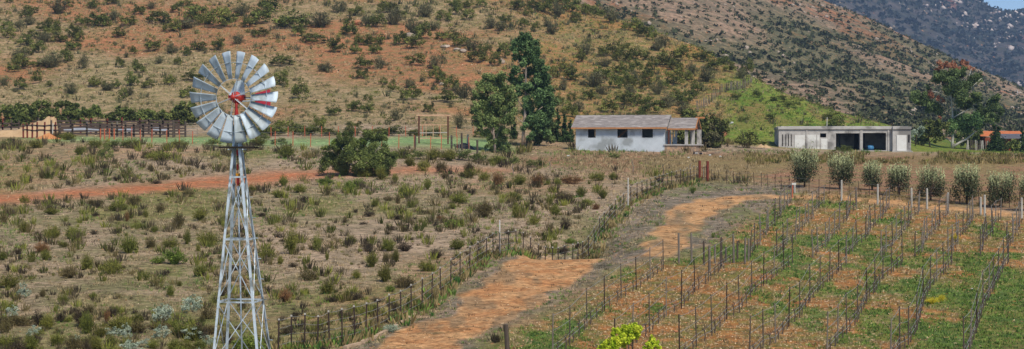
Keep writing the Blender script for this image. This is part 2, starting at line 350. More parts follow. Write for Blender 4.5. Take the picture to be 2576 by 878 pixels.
# ------------------------------------------------------------------ foliage
def quads(c, size, rng, up=.0, asp=.6, tint=None):
    n = len(c); a = rng.normal(size=(n, 3)); a[:, 2] += up; a /= np.linalg.norm(a, axis=1)[:, None]
    b = rng.normal(size=(n, 3)); b -= a * (a * b).sum(1)[:, None]; b /= np.linalg.norm(b, axis=1)[:, None]
    s = (np.broadcast_to(size, (n,)) * rng.uniform(.6, 1.4, n))[:, None] / 2
    V = np.stack([c - a * s, c + b * s * asp, c + a * s, c - b * s * asp], 1).reshape(-1, 3)
    Q = np.arange(4 * n).reshape(n, 4); t = None if tint is None else np.repeat(tint, 4)
    return V, Q, t
def merge(parts):
    V = []; Q = []; T = []; n = 0
    for v, q, t in parts: V.append(v); Q.append(q + n); T.append(t); n += len(v)
    return np.concatenate(V), np.concatenate(Q), np.concatenate(T)
def clumps(rng, n, k, w, h, leaf, r0=.28, up=.2, flat=0):
    """n leaf clumps inside a dome of width w and height h, k leaves each"""
    P = []; T = []
    for i in range(n):
        a = rng.uniform(0, 2 * math.pi); rr = math.sqrt(rng.random()) * (w / 2 - r0 * w * .35); 
        hh = h * math.sqrt(max(0, 1 - (rr / (w / 2)) ** 2)); z = hh * rng.uniform(.25, .92)
        c = np.array([rr * math.cos(a), rr * math.sin(a), z]); rad = r0 * w * rng.uniform(.5, 1.0)
        d = rng.normal(size=(k, 3)); d /= np.linalg.norm(d, axis=1)[:, None]; p = c + d * rad * rng.uniform(.35, 1, (k, 1)) * np.array([1, 1, .95])
        P.append(p); T.append(np.clip(rng.uniform(.1, .9) + rng.normal(0, .18, k), 0, 1))
    P = np.concatenate(P); P[:, 2] = np.maximum(P[:, 2], .02 * h); T = np.concatenate(T)
    return quads(P, leaf, rng, up, .6, T)
def stems(rng, n, w, h, lean=.5, wid=.012, leaves=5, leaf=.05, base=.12):
    """upright fan of thin stems carrying small leaves"""
    V = []; T = []; LP = []; LT = []
    a = rng.uniform(0, 2 * math.pi, n); r0 = rng.random(n) * base * w; b = np.stack([r0 * np.cos(a), r0 * np.sin(a), np.zeros(n)], -1)
    rr = np.sqrt(rng.random(n)) * w / 2; hh = h * rng.uniform(.45, 1, n) * (1 - .45 * (rr / (w / 2)) ** 2)
    a2 = a + rng.normal(0, .4, n); tip = np.stack([rr * np.cos(a2), rr * np.sin(a2), hh], -1)
    mid = b + (tip - b) * .55 + np.stack([-(tip - b)[:, 0] * .12, -(tip - b)[:, 1] * .12, hh * .08], -1)
    sd_ = rng.normal(size=(n, 3)); sd_[:, 2] = 0; sd_ /= np.linalg.norm(sd_, axis=1)[:, None]
    t = rng.uniform(.2, .9, n); s = wid * sd_
    V = np.stack([b - s, b + s, mid + s * .8, mid - s * .8], 1).reshape(-1, 3); V2 = np.stack([mid - s * .8, mid + s * .8, tip + s * .4, tip - s * .4], 1).reshape(-1, 3)
    parts = [(V, np.arange(4 * n).reshape(n, 4), np.repeat(t, 4)), (V2, np.arange(4 * n).reshape(n, 4), np.repeat(t, 4))]
    if leaves:
        f = rng.uniform(.35, 1.02, (n, leaves)); p = (mid[:, None] + (tip - mid)[:, None] * np.clip((f - .45) / .55, 0, 1.05)[..., None]); lowm = (f < .45)[..., None]
        p = np.where(lowm, b[:, None] + (mid - b)[:, None] * (f / .45)[..., None], p).reshape(-1, 3) + rng.normal(0, leaf * .35, (n * leaves, 3))
        p[:, 2] = np.maximum(p[:, 2], .01); parts.append(quads(p, leaf, rng, 1.6, .35, np.clip(np.repeat(t, leaves) + rng.normal(0, .15, n * leaves), 0, 1)))
    return merge(parts)
FM = dict(
 olive=mat('olive_twigs', lin(50, 56, 20), lin(128, 128, 56), 3, tintattr=True, objrand=.3),
 grey=mat('grey_twigs', lin(54, 48, 28), lin(112, 100, 62), 3, tintattr=True, objrand=.18),
 dark=mat('dark_scrub', lin(42, 36, 28), lin(90, 78, 58), 3, tintattr=True, objrand=.18),
 bright=mat('bright_leaves', lin(62, 80, 26), lin(120, 134, 56), 3, tintattr=True, objrand=.15),
 sage=mat('sage_leaves', lin(100, 112, 88), lin(176, 186, 164), 3, tintattr=True, objrand=.15),
 brown=mat('brown_twigs', lin(78, 56, 36), lin(140, 104, 66), 3, tintattr=True, objrand=.15),
 hill=mat('hill_leaves', lin(48, 56, 22), lin(124, 128, 62), 3, tintattr=True, objrand=.28),
 hillgrey=mat('hill_grey_leaves', lin(58, 58, 38), lin(122, 118, 82), 3, tintattr=True, objrand=.2),
 chap=mat('far_scrub', lin(36, 42, 26), lin(84, 88, 56), .05, tintattr=True),
 moun=mat('mountain_scrub', lin(30, 38, 36), lin(62, 68, 62), .05, tintattr=True),
 oak=mat('oak_leaves', lin(52, 62, 30), lin(132, 140, 74), 2, tintattr=True, objrand=.2),
 euca=mat('eucalyptus_leaves', lin(44, 66, 36), lin(124, 150, 92), 1, tintattr=True),
 pepper=mat('pepper_leaves', lin(54, 72, 36), lin(146, 160, 94), 1, tintattr=True),
 darkeuc=mat('dark_eucalyptus_leaves', lin(48, 64, 38), lin(122, 138, 82), 1, tintattr=True),
 ltgreen=mat('light_leaves', lin(62, 88, 50), lin(118, 144, 84), 1, tintattr=True),
 red=mat('dead_red_leaves', lin(136, 88, 64), lin(190, 134, 104), 1, tintattr=True),
 yellow=mat('yellow_flowers', lin(170, 150, 30), lin(214, 200, 60), 1, tintattr=True),
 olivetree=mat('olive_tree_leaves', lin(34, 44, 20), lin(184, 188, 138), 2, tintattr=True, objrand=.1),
 lime=mat('lime_leaves', lin(130, 156, 24), lin(222, 226, 70), 2, tintattr=True),
 conifer=mat('conifer_leaves', lin(30, 46, 24), lin(78, 98, 50), 2, tintattr=True, objrand=.1),
 drygrass=mat('dry_grass', lin(108, 94, 66), lin(182, 160, 122), 2, tintattr=True),
 greengrass=mat('green_weeds', lin(44, 78, 32), lin(122, 144, 64), 2, tintattr=True))
def bank(kind, n, fn): return [fastmesh(kind, *fn(np.random.default_rng(100 + i)), FM[kind]) for i in range(n)]
BK = {}
for kd in ('olive', 'grey', 'brown'): BK[kd] = bank(kd, 5, lambda g: merge([stems(g, 240, .85, 1, leaves=6, leaf=.055, wid=.007), clumps(g, 9, 45, .8, .6, .06, .2, 1.0)])) + bank(kd, 3, lambda g: merge([stems(g, 120, 1.1, 1, leaves=7, leaf=.06, wid=.007, base=.3), clumps(g, 16, 50, 1, .75, .055, .2, 1.2)]))
BK['dark'] = bank('dark', 4, lambda g: merge([stems(g, 150, 1, 1, leaves=4, leaf=.06, wid=.008), clumps(g, 14, 40, 1, 1, .06, .2)]))
BK['bright'] = bank('bright', 3, lambda g: merge([stems(g, 120, 1, 1, leaves=8, leaf=.08), clumps(g, 12, 40, 1, 1, .07, .2)]))
BK['sage'] = bank('sage', 3, lambda g: clumps(g, 26, 45, 1, 1, .06, .16, .6))
BK['hill'] = bank('hill', 7, lambda g: clumps(g, 24, 60, 1, 1, .07, .22, .6))
BK['hillgrey'] = bank('hillgrey', 4, lambda g: merge([clumps(g, 14, 50, 1, 1, .06, .2, .6), stems(g, 110, 1, 1, leaves=5, leaf=.06)]))
BK['oak'] = bank('oak', 4, lambda g: clumps(g, 34, 60, 1, 1, .055, .2))
ORD = ['first', 'second', 'third', 'fourth', 'fifth', 'sixth', 'seventh', 'eighth', 'ninth', 'tenth', 'eleventh', 'twelfth', 'thirteenth', 'fourteenth', 'fifteenth', 'sixteenth', 'seventeenth', 'eighteenth', 'nineteenth', 'twentieth']
LOOK = dict(olive='olive-green twiggy shrub', grey='grey-brown twiggy shrub', brown='rusty brown twiggy shrub', dark='dark purplish grey low shrub', bright='bright green bushy shrub', sage='silvery sage bush', hill='green rounded shrub', hillgrey='grey-green rounded shrub', oak='dark green leafy shrub')
placed = []
def shrub(kd, px, y, w, h, dmin=20, name='shrub', pool='meadow', size=''):
    """w, h in working pixels; the shrub stands where the sight line meets the ground"""
    d = float(solve(px, y, dmin)[0])
    if not d == d: return
    p = pt(px, d, -.04); s = d / 4000
    o = link(name, random.choice(BK[kd]), None, p, random.uniform(0, 6.28), (w * s * 1.2 * random.uniform(.85, 1.2), w * s * random.uniform(.9, 1.3), h * s * random.uniform(.9, 1.3)))
    placed.append((o, kd, px, y, d, pool, size)); return o
# meadow shrubs read off the photograph (two enlargements)
ML = [(125,140,50,45,'o'),(260,200,110,50,'o'),(480,155,90,55,'g'),(640,235,30,70,'n'),(600,180,100,60,'o'),(735,215,30,50,'o'),(905,260,70,100,'g'),(1010,230,80,70,'o'),(265,320,60,90,'o'),(120,290,60,70,'o'),(375,320,90,80,'o'),(475,300,45,30,'d'),(780,290,45,45,'o'),(690,270,60,35,'o'),(480,210,40,28,'d'),(860,365,90,70,'o'),(1050,355,110,100,'o'),(945,350,50,80,'o'),(210,390,100,70,'n'),(320,365,50,45,'o'),(90,400,60,45,'d'),(230,430,60,70,'o'),(650,395,110,90,'o'),(760,370,60,60,'g'),(880,450,130,85,'b'),(800,445,80,45,'b'),(1000,385,30,40,'o'),(440,480,80,90,'o'),(160,440,40,60,'o'),(560,500,110,75,'o'),(350,520,90,80,'g'),(530,535,25,30,'o'),(1015,510,95,90,'o'),(50,570,110,90,'o'),(15,430,50,60,'o'),(320,650,70,75,'o'),(215,615,40,45,'g'),(380,695,55,40,'d'),(860,615,45,70,'o'),(905,560,30,40,'o'),(475,610,25,20,'b'),(120,620,70,70,'s'),(540,740,30,90,'n'),(300,740,40,50,'g'),(345,740,50,45,'o'),(440,800,90,110,'o'),(600,800,130,120,'o'),(240,780,80,100,'o'),(830,720,60,70,'s'),(820,820,90,60,'s'),(980,830,150,60,'s'),(1200,780,40,35,'d'),(680,700,35,28,'d'),(840,495,50,25,'d'),
(1470,400,80,130,'o'),(1350,430,90,90,'o'),(1415,450,40,45,'o'),(1480,465,50,30,'d'),(1600,380,50,110,'o'),(1650,430,30,50,'o'),(1560,530,80,80,'g'),(1440,640,80,70,'n'),(1655,600,90,80,'o'),(1540,600,50,40,'o'),(1670,640,80,35,'d'),(1450,805,80,50,'d'),(1640,755,50,30,'d'),(1490,715,50,30,'d'),(1535,140,60,40,'d'),(1430,60,70,60,'o'),(1510,90,90,60,'o'),(1400,115,60,50,'o'),(1640,50,80,50,'b'),(1320,210,60,30,'d'),(1270,90,50,50,'o'),(1190,480,60,40,'d'),(1230,560,50,60,'n'),(1125,610,50,40,'d'),
(50,875,120,100,'o'),(150,880,100,90,'o'),(100,760,110,70,'g'),(60,720,80,70,'s'),(170,820,90,70,'s'),(290,860,90,80,'o'),(380,875,90,80,'g'),(480,885,90,90,'o'),(560,870,90,90,'o'),(670,885,120,60,'s'),(690,800,90,80,'g'),(880,885,80,70,'o'),(940,890,90,70,'o'),(1260,890,120,100,'b'),(1050,870,70,60,'s'),(1150,850,60,60,'d'),(1020,740,40,40,'g'),(25,800,70,90,'g'),(740,870,80,60,'s'),(210,20,30,50,'g'),(590,30,50,40,'d'),(60,60,60,40,'g'),(790,45,50,30,'d'),(20,240,40,60,'g'),(680,150,60,60,'g'),(810,190,50,60,'g'),(850,100,60,20,'d'),(950,110,60,40,'g')]
MM = [(40,90,60,60,'b'),(80,60,80,40,'b'),(170,160,50,60,'o'),(235,130,50,40,'g'),(285,145,30,50,'g'),(350,165,45,60,'o'),(320,100,60,60,'o'),(435,75,50,60,'o'),(485,90,40,30,'d'),(590,145,110,70,'o'),(560,170,60,30,'o'),(655,100,55,35,'d'),(725,215,90,100,'g'),(880,215,60,80,'o'),(870,130,110,60,'o'),(1080,205,70,60,'o'),(1050,155,50,50,'o'),(1130,130,90,50,'g'),(1240,155,80,50,'o'),(1320,120,60,70,'o'),(1210,110,80,60,'o'),(970,250,70,50,'o'),(1130,275,70,55,'d'),(560,265,60,45,'b'),(70,190,30,30,'d'),(140,210,55,35,'d'),(280,225,55,30,'d'),(370,225,30,20,'d'),(690,285,20,25,'d'),(250,280,50,35,'d'),(110,250,50,20,'d'),(45,350,80,60,'o'),(240,385,90,90,'o'),(320,385,90,50,'d'),(585,375,100,55,'o'),(480,420,90,55,'d'),(130,375,60,50,'d'),(155,465,80,90,'o'),(225,440,50,60,'g'),(275,440,50,90,'o'),(220,540,80,90,'o'),(320,570,90,90,'g'),(430,485,90,70,'o'),(75,520,60,50,'o'),(25,630,50,70,'o'),(70,630,60,50,'d'),(60,690,70,60,'o'),(155,680,70,45,'o'),(180,640,60,35,'d'),(245,590,50,45,'b'),(360,650,70,60,'o'),(270,690,60,50,'d'),(1120,395,70,45,'d'),(1155,345,50,30,'b'),(120,10,80,60,'o'),(200,25,70,60,'o'),(640,15,80,60,'o'),(790,50,60,70,'n'),(720,30,80,60,'o'),(900,50,90,65,'o'),(990,50,80,65,'n'),(1090,55,50,55,'o'),(1160,45,90,60,'n'),(1290,30,80,50,'o'),(1370,25,70,50,'o'),(270,40,50,60,'o'),(520,20,60,50,'g'),(840,300,40,30,'d'),(500,230,50,30,'n'),(1185,190,50,35,'d'),(1285,175,50,45,'n')]
KN = dict(o='olive', g='grey', n='brown', d='dark', b='bright', s='sage')
for (a, b, w, h, k) in ML: shrub(KN[k], a * .4986, 440 + b * .4986, w * .5, h * .5, 20)
for (a, b, w, h, k) in MM: shrub(KN[k], 859 + a * .4986, 440 + b * .4986, w * .5, h * .5, 20)
# shrubs of the hillside read off the photograph
H1 = [(45,10,40,20),(130,85,50,30),(150,62,60,35),(290,65,80,55),(345,35,40,30),(465,38,50,38),(35,145,60,30),(150,120,80,28),(260,148,70,40),(410,118,60,36),(480,125,90,40),(570,98,60,40),(640,125,80,42),(800,110,115,45),(860,155,70,40),(940,138,100,32),(990,103,90,55),(1100,135,100,60),(1150,105,70,40),(1210,75,80,45),(1250,130,70,40),(40,188,60,42),(125,225,70,42),(220,208,80,38),(170,190,60,30),(370,184,60,42),(370,248,80,38),(100,290,80,42),(190,262,60,42),(140,275,50,30),(110,338,80,45),(260,335,100,48),(190,330,50,32),(330,308,60,50),(70,358,60,38),(420,340,50,60),(600,184,60,32),(665,268,40,36),(770,252,70,44),(860,264,60,30),(940,274,40,36),(1095,250,60,44),(1000,250,70,28),(635,285,30,26),(700,360,52,42),(600,335,50,36),(680,332,30,30),(800,315,40,32),(890,320,40,30),(970,400,90,30),(490,433,70,36),(540,450,60,32),(580,440,40,36),(660,425,60,46),(745,437,60,30),(650,475,50,36),(850,420,50,34),(105,445,60,38),(185,413,50,40),(355,465,60,32),(940,486,60,42),(615,503,40,40),(250,430,36,24),(20,425,50,30),(520,130,60,40),(700,70,60,40),(560,15,60,30),(760,40,50,28),(880,60,50,30),(930,30,60,30),(1030,120,70,50),(1190,215,60,34),(300,205,70,36),(400,205,50,34),(260,170,60,38),(95,135,50,30),(210,150,50,34)]
H2 = [(30,115,90,65),(180,138,150,65),(320,132,120,55),(210,178,60,50),(290,210,95,38),(470,175,72,52),(560,128,60,55),(610,135,70,66),(600,220,85,40),(530,222,60,40),(690,120,90,66),(500,268,50,36),(400,260,72,52),(130,322,110,36),(350,354,72,34),(220,490,80,60),(530,390,62,38),(540,342,70,44),(620,340,80,38),(725,220,72,60),(800,240,72,55),(840,195,72,55),(790,168,80,55),(1065,98,60,44),(1110,306,84,52),(1200,326,50,42),(1080,250,70,46),(1030,228,80,44),(1150,266,60,42),(800,325,80,36),(895,340,60,46),(885,390,40,38),(925,415,50,52),(980,450,80,62),(1040,490,84,52),(950,508,90,38),(775,496,90,64),(690,458,44,40),(770,438,50,34),(500,556,60,44),(560,562,52,36),(865,558,52,38),(1020,640,60,70),(390,574,62,32),(490,640,84,36),(320,645,60,60),(700,602,50,50),(130,425,60,50),(60,60,90,60),(20,180,60,40),(420,60,70,40),(500,75,60,44),(660,60,70,40),(720,85,60,40),(850,80,70,40),(940,100,60,40),(1000,70,60,44),(1130,30,50,30),(1180,140,60,40),(960,195,90,44),(1240,290,60,50),(1250,110,50,36),(1230,150,60,36),(640,420,40,26),(560,500,40,26),(600,265,60,30),(890,150,50,40),(1000,30,60,34),(1060,35,50,30)]
H3 = [(80,78,50,30),(200,168,60,36),(560,252,52,46),(270,357,60,42),(300,402,90,40),(410,432,112,52),(300,504,50,38),(210,388,50,42),(350,308,44,42),(370,270,80,42),(480,276,84,54),(555,306,70,50),(640,296,84,54),(730,252,54,50),(600,434,60,44),(680,392,60,44),(450,392,70,44),(260,448,50,40),(240,525,40,40),(380,496,60,36),(290,582,70,50),(330,555,60,40),(490,560,70,50),(600,525,80,46),(700,565,90,50),(780,535,80,50),(820,510,60,50),(640,585,60,30),(540,520,50,40),(860,570,60,44),(870,520,60,40),(905,490,44,34),(930,455,60,40),(975,405,90,46),(950,308,80,50),(1010,345,70,50),(850,300,80,50),(760,230,60,50),(700,200,50,44),(655,180,80,44),(600,150,70,44),(500,110,70,50),(440,90,60,40),(380,70,80,50),(300,60,70,50),(230,80,60,50),(160,60,80,44),(110,40,60,40),(30,50,70,50),(900,370,60,40),(820,420,80,50),(870,400,60,40),(760,440,60,40),(730,470,70,46),(560,410,70,50),(620,360,60,46),(540,360,60,44),(470,330,50,40),(770,330,80,60),(820,350,70,50),(1090,355,70,40),(1150,390,60,40),(1060,330,60,40),(1180,370,50,50),(520,440,60,50),(450,470,60,36),(700,345,60,40),(240,20,80,44),(320,110,50,36),(180,130,50,36),(120,150,40,30),(60,130,40,28),(670,440,60,40),(590,480,60,40)]
hk = lambda i: 'hill' if i % 4 else 'hillgrey'
i = 0
for L_, x0 in ((H1, 0), (H2, 644), (H3, 1288)):
    for (a, b, w, h) in L_:
        i += 1; b2 = b * .5016 * 1.0
        shrub(hk(i), x0 + a * .5016, b2 + 2, w * .58, h * .78, 200, 'hillside_shrub', 'hillside')
for (px, y, w, h) in [(1888, 375, 70, 42), (2010, 232, 34, 22), (1960, 255, 40, 22), (1990, 270, 40, 24), (1940, 300, 30, 20), (2090, 300, 40, 22), (2100, 320, 44, 26), (2140, 290, 40, 20), (1930, 210, 50, 20), (1985, 205, 40, 22), (2060, 245, 50, 22), (2110, 262, 50, 24), (2160, 280, 40, 18), (1905, 245, 22, 26), (2030, 335, 40, 26), (1850, 250, 30, 20), (2205, 372, 30, 26), (1870, 305, 26, 16)]:
    shrub('hill', px, y, w, h, 200, 'hillside_shrub', 'green flank')
# labels: look + where it stands, neighbours told apart by their order from the left
def zone(px, y, pool):
    if pool == 'meadow':
        if y > 770: a = 'at the bottom edge'
        elif y > 640: a = 'low in the meadow'
        elif y > 500: a = 'in the middle meadow'
        else: a = 'near the red path'
        b = 'left of the windmill tower' if px < 590 else ('right of the windmill tower' if px < 1000 else 'toward the road fence')
        return a + ' ' + b
    if pool == 'green flank': return 'on the green slope behind the flat-roofed building'
    a = 'high on the brown hillside' if y < 95 else ('halfway up the brown hillside' if y < 185 else 'low on the brown hillside')
    b = 'far left' if px < 300 else ('left of the wheel' if px < 600 else ('right of the wheel' if px < 950 else ('left of the tall tree' if px < 1300 else ('above the grey-roofed house' if px < 1620 else 'near the ridge end'))))
    return a + ' ' + b
def label_shrubs():
    bk = {}
    for t in placed: bk.setdefault((t[1], zone(t[2], t[3], t[5])), []).append(t)
    for (kd, z), L_ in bk.items():
        L_.sort(key=lambda t: t[2])
        for n, t in enumerate(L_):
            lb = LOOK[kd] + ' ' + z if len(L_) == 1 else (ORD[n] if n < 20 else 'rightmost') + ' ' + LOOK[kd] + ' from left ' + z
            w = lb.split()
            tag(t[0], ' '.join(w[:16]), 'shrub', 'shrubs scattered over the meadow' if t[5] == 'meadow' else 'shrubs scattered over the hillside')
for k in range(46):
    shrub(random.choice(['olive', 'grey', 'olive', 'sage', 'dark']), random.uniform(-10, 560), random.uniform(780, 905), random.uniform(22, 60), random.uniform(20, 48), 20)
label_shrubs()

# small scrub and grass nobody could count
def scatter(name, mesh_fn, P_, S_, m, kd_rng, label, cat='undergrowth'):
    parts = []
    for k in range(len(P_)): parts.append(mesh_fn(P_[k], S_[k]))
    V, Q, T = merge(parts); o = link(name, fastmesh(name, V, Q, T, m)); return tag(o, label, cat, kind='stuff')
def screen_pts(n, x0, x1, y0, y1, rng, dmin=20, keep=None):
    px = rng.uniform(x0, x1, n); y = rng.uniform(y0, y1, n)
    if keep is not None: k = keep(px, y); px = px[k]; y = y[k]
    d = solve(px, y, dmin); k = ~np.isnan(d); px, y, d = px[k], y[k], d[k]
    return px, y, d, np.stack([(px - CX) / 4000 * d, d * KD, zed(px, d)], -1)
def mval(m, px, d):
    i, j = cell(px, d); return m[np.round(i).astype(int), np.round(j).astype(int)]
def tufts(P_, size, rng, k=9, spread=.5, up=2.2, leafk=.5, tintv=None):
    """k upright blades per point"""
    n = len(P_); c = np.repeat(P_, k, 0); s = np.repeat(size, k)
    a = rng.uniform(0, 6.28, n * k); r = rng.random(n * k) * spread * s
    b = c + np.stack([r * np.cos(a), r * np.sin(a), np.zeros(n * k) - .01], -1)
    h = s * rng.uniform(.5, 1.1, n * k); tip = b + np.stack([np.cos(a) * r * .8, np.sin(a) * r * .8, h], -1) + rng.normal(0, .12, (n * k, 3)) * s[:, None] * np.array([1, 1, .3])
    w = (s * leafk * .12)[:, None]; th = rng.uniform(0, 6.28, n * k); sd_ = np.stack([np.cos(th), np.sin(th), np.zeros(n * k)], -1) * w
    mid = (b + tip) / 2
    V = np.stack([b - sd_ * .6, b + sd_ * .6, mid + sd_, mid - sd_], 1); V2 = np.stack([mid - sd_, mid + sd_, tip + sd_ * .2, tip - sd_ * .2], 1)
    V = np.concatenate([V.reshape(-1, 3), V2.reshape(-1, 3)]); t = np.repeat(rng.uniform(0, 1, n) if tintv is None else tintv, k); t = np.clip(t + rng.normal(0, .15, n * k), 0, 1)
    return V, np.arange(len(V)).reshape(-1, 4), np.concatenate([np.repeat(t, 4), np.repeat(t, 4)])
def stuff(name, parts, m, label, cat): return tag(link(name, fastmesh(name, *merge(parts), m)), label, cat, kind='stuff')
def domes(P_, size, rng, k=26, leafk=.3, hk=.6):
    n = len(P_); d = rng.normal(size=(n, k, 3)); d /= np.linalg.norm(d, axis=2)[..., None]; d[..., 2] = np.abs(d[..., 2]) * hk * 2 * rng.uniform(.7, 1.2, (n, 1))
    p = P_[:, None] + d * size[:, None, None] * .5 * rng.uniform(.4, 1, (n, k, 1)); t = np.clip(rng.uniform(.1, .9, (n, 1)) + rng.normal(0, .2, (n, k)), 0, 1)
    return quads(p.reshape(-1, 3), np.repeat(size * leafk, k), rng, .3, .65, t.ravel())
g = np.random.default_rng(21)
meadow = lambda px, d: (mval(m_road, px, d) < .2) & (mval(m_vine, px, d) < .3) & (mval(m_path, px, d) < .35) & (mval(m_past, px, d) < .3)
px, y, d, P_ = screen_pts(7400, -320, 1900, 352, 900, g); k = meadow(px, d) & (mval(verge, px, d) < .3) & (mval(m_brown, px, d) < .5) & (fbm(px / 60, y / 30, 3) > .44)
px, y, d, P_ = px[k], y[k], d[k], P_[k]; u = g.random(len(px)); sz = (6 + 20 * g.random(len(px)) ** 2.2) * d / 4000
for nm, m_, a0, a1 in (('low_olive_scrub', 'olive', 0, .4), ('low_grey_scrub', 'dark', .4, .75), ('low_brown_scrub', 'grey', .75, 1)):
    kk = (u >= a0) & (u < a1)
    stuff(nm, [tufts(P_[kk], sz[kk], g, 26, .55, leafk=.38), domes(P_[kk][::2], sz[kk][::2] * .8, g, 20, .16)], FM[m_], m_ + ' low scrub scattered between the meadow shrubs', 'scrub')
px, y, d, P_ = screen_pts(29000, -300, 2000, 380, 900, g); k = meadow(px, d) & (fbm(px / 90 + 5, y / 25, 3) > .45)
stuff('dry_grass', [tufts(P_[k], g.uniform(3, 9, k.sum()) * d[k] / 4000, g, 5, .8, leafk=.7)], FM['drygrass'], 'short dry straw-coloured grass on the meadow', 'grass')
k = meadow(px, d) & (fbm(px / 110 + 9, y / 30 + 3, 3) > .58) & (g.random(len(px)) < .6)
stuff('green_grass', [tufts(P_[k] + .03, g.uniform(3, 8, k.sum()) * d[k] / 4000, g, 6, .9, leafk=.7)], FM['greengrass'], 'patchy green grass on the meadow', 'grass')
# weeds and stones of the vineyard
px, y, d, P_ = screen_pts(37000, 1150, 2900, 490, 900, g); k = (mval(m_vine, px, d) > .4); gr = mval(vg, px, d)
gr = gr + (fbm(px / 40, y / 14, 3) - .5) * .4; k1 = k & (gr + g.normal(0, .035, len(px)) > .535)
stuff('vineyard_weeds', [tufts(P_[k1], g.uniform(3, 8, k1.sum()) * d[k1] / 4000, g, 6, 1.1, leafk=1.2)], FM['greengrass'], 'green weeds growing between the vine rows', 'weeds')
k2 = k & ~k1 & (g.random(len(px)) < .55)
stuff('vineyard_dry_grass', [tufts(P_[k2], g.uniform(3, 9, k2.sum()) * d[k2] / 4000, g, 5, .9, leafk=.9)], FM['drygrass'], 'yellowish dry grass between the vine rows', 'grass')
def rocks(P_, size, rng, sq=.6):
    base_ = np.array([(0, 0, 1), (.9, 0, .1), (0, .9, .15), (-.9, .1, 0), (0, -.9, .1), (.5, .6, -.5), (-.6, -.4, -.5), (.62, -.6, .55), (-.6, .6, .5)])
    F_ = np.array([(0, 1, 2), (0, 2, 8), (8, 3, 0), (0, 3, 4), (0, 4, 7), (7, 1, 0), (1, 5, 2), (2, 5, 8), (8, 5, 3), (3, 6, 4), (4, 6, 7), (7, 6, 1), (3, 5, 6), (1, 6, 5)])
    n = len(P_); v = base_[None] * rng.uniform(.6, 1.25, (n, 9, 3)) * size[:, None, None] * .5; a = rng.uniform(0, 6.28, n); c, s_ = np.cos(a)[:, None], np.sin(a)[:, None]
    v = np.stack([v[..., 0] * c - v[..., 1] * s_, v[..., 0] * s_ + v[..., 1] * c, v[..., 2] * sq], -1) + P_[:, None]
    Q = (F_[None] + (np.arange(n) * 9)[:, None, None]).reshape(-1, 3)
    return v.reshape(-1, 3), Q, np.repeat(rng.uniform(0, 1, n), 9)
STM = mat('stones', lin(224, 202, 164), lin(184, 122, 76), 1, tintattr=True); ROCK = mat('grey_rock', lin(150, 132, 116), lin(176, 160, 142), 1.2, bump=.05, contrast=.12)
k3 = k & (g.random(len(px)) < np.where(k1, .1, .42))
stuff('field_stones', [rocks(P_[k3], g.uniform(2, 7, k3.sum()) * d[k3] / 4000, g)], STM, 'pale and orange stones strewn over the vineyard soil', 'stones')
px, y, d, P_ = screen_pts(6500, -40, 2200, 5, 890, g)
stuff('loose_stones', [rocks(P_, g.uniform(1.5, 5.5, len(d)) * d / 4000, g)], STM, 'small pale stones lying about meadow and hillside', 'stones')
# minor scrub on the hillside
dens = lambda px, y: np.clip(.42 + (px > 1250) * .4 + (y < 60) * .2 + (y > 270) * .15, 0, 1)
px, y, d, P_ = screen_pts(14500, -320, 2300, -30, 345, g, 200); k = (d > 208) & (g.random(len(px)) < dens(px, y) * .9) & (fbm(px / 70, y / 25, 3) > .38) & ((mval(m_gh, px, d) < .4) | (g.random(len(px)) < .25))
px, y, d, P_ = px[k], y[k], d[k], P_[k]; sz = g.uniform(5, 10, len(px)) * (1 + 1.6 * g.random(len(px)) ** 3) * d / 4000; u = g.random(len(px)) < .6
stuff('hillside_scrub', [domes(P_[u], sz[u], g, 34, .2)], FM['hill'], 'low green scrub dotted over the brown hillside', 'scrub')
stuff('hillside_dead_scrub', [domes(P_[~u], sz[~u] * .9, g, 26, .17), tufts(P_[~u], sz[~u] * .8, g, 16, .5)], FM['hillgrey'], 'grey dead scrub dotted over the brown hillside', 'scrub')
px, y, d, P_ = screen_pts(16000, -60, 2300, 3, 345, g, 200); k = (d > 205) & (fbm(px / 90 + 5, y / 35, 3) > .46)
stuff('hillside_grass', [tufts(P_[k], g.uniform(3, 7, k.sum()) * d[k] / 4000, g, 5, .9, leafk=1)], FM['drygrass'], 'dry grass tufts over the brown hillside', 'grass')
k = (d > 205) & ((mval(m_gh, px, d) > .5) | ((mval(m_och, px, d) > .5) & (g.random(len(px)) < .3)))
stuff('slope_grass', [tufts(P_[k], g.uniform(3, 7, k.sum()) * d[k] / 4000, g, 5, .9, leafk=1)], FM['greengrass'], 'green grass covering the hill flank', 'grass')
# chaparral of the far hill, scrub and boulders of the mountain
Pq, i_, j_ = grid_pick(P2, X2, Y2, Z2, 15000, g, np.clip(.45 + (.2 - g2) * 1.2, .3, 1) * (u2 < 1.02) * np.clip((P2 - 1380) / 60, .05, 1))
stuff('far_chaparral', [domes(Pq, g.uniform(1.0, 2.9, len(Pq)) * (1 + (g2[i_, j_] < .1) * .3), g, 14, .38, .5)], FM['chap'], 'dark chaparral shrubs covering the far hill', 'scrub')
Pq, i_, j_ = grid_pick(P2, X2, Y2, Z2, 900, g, (u2 < 1.0) * 1.0 * (fbm(X2 / 60, Y2 / 60, 3) > .5))
stuff('far_boulders', [rocks(Pq, g.uniform(.8, 3.2, len(Pq)), g, .8)], ROCK, 'pale boulders scattered on the far hill', 'boulders')
Pq, i_, j_ = grid_pick(P3, X3, Y3, Z3, 9000, g, (u3 < 1.02) * np.clip((P3 - 1950) / 60, .0, 1) * np.clip((3000 - P3) / 60, 0, 1))
stuff('mountain_scrub', [domes(Pq, g.uniform(5, 15, len(Pq)), g, 10, .5, .4)], FM['moun'], 'dark scrub covering the mountain side', 'scrub')
Pq, i_, j_ = grid_pick(P3, X3, Y3, Z3, 3200, g, (u3 < 1.0) * (P3 > 1950) * (P3 < 3000) * (fbm(X3 / 140 + 4, Y3 / 200, 4) > .52) * 1.0)
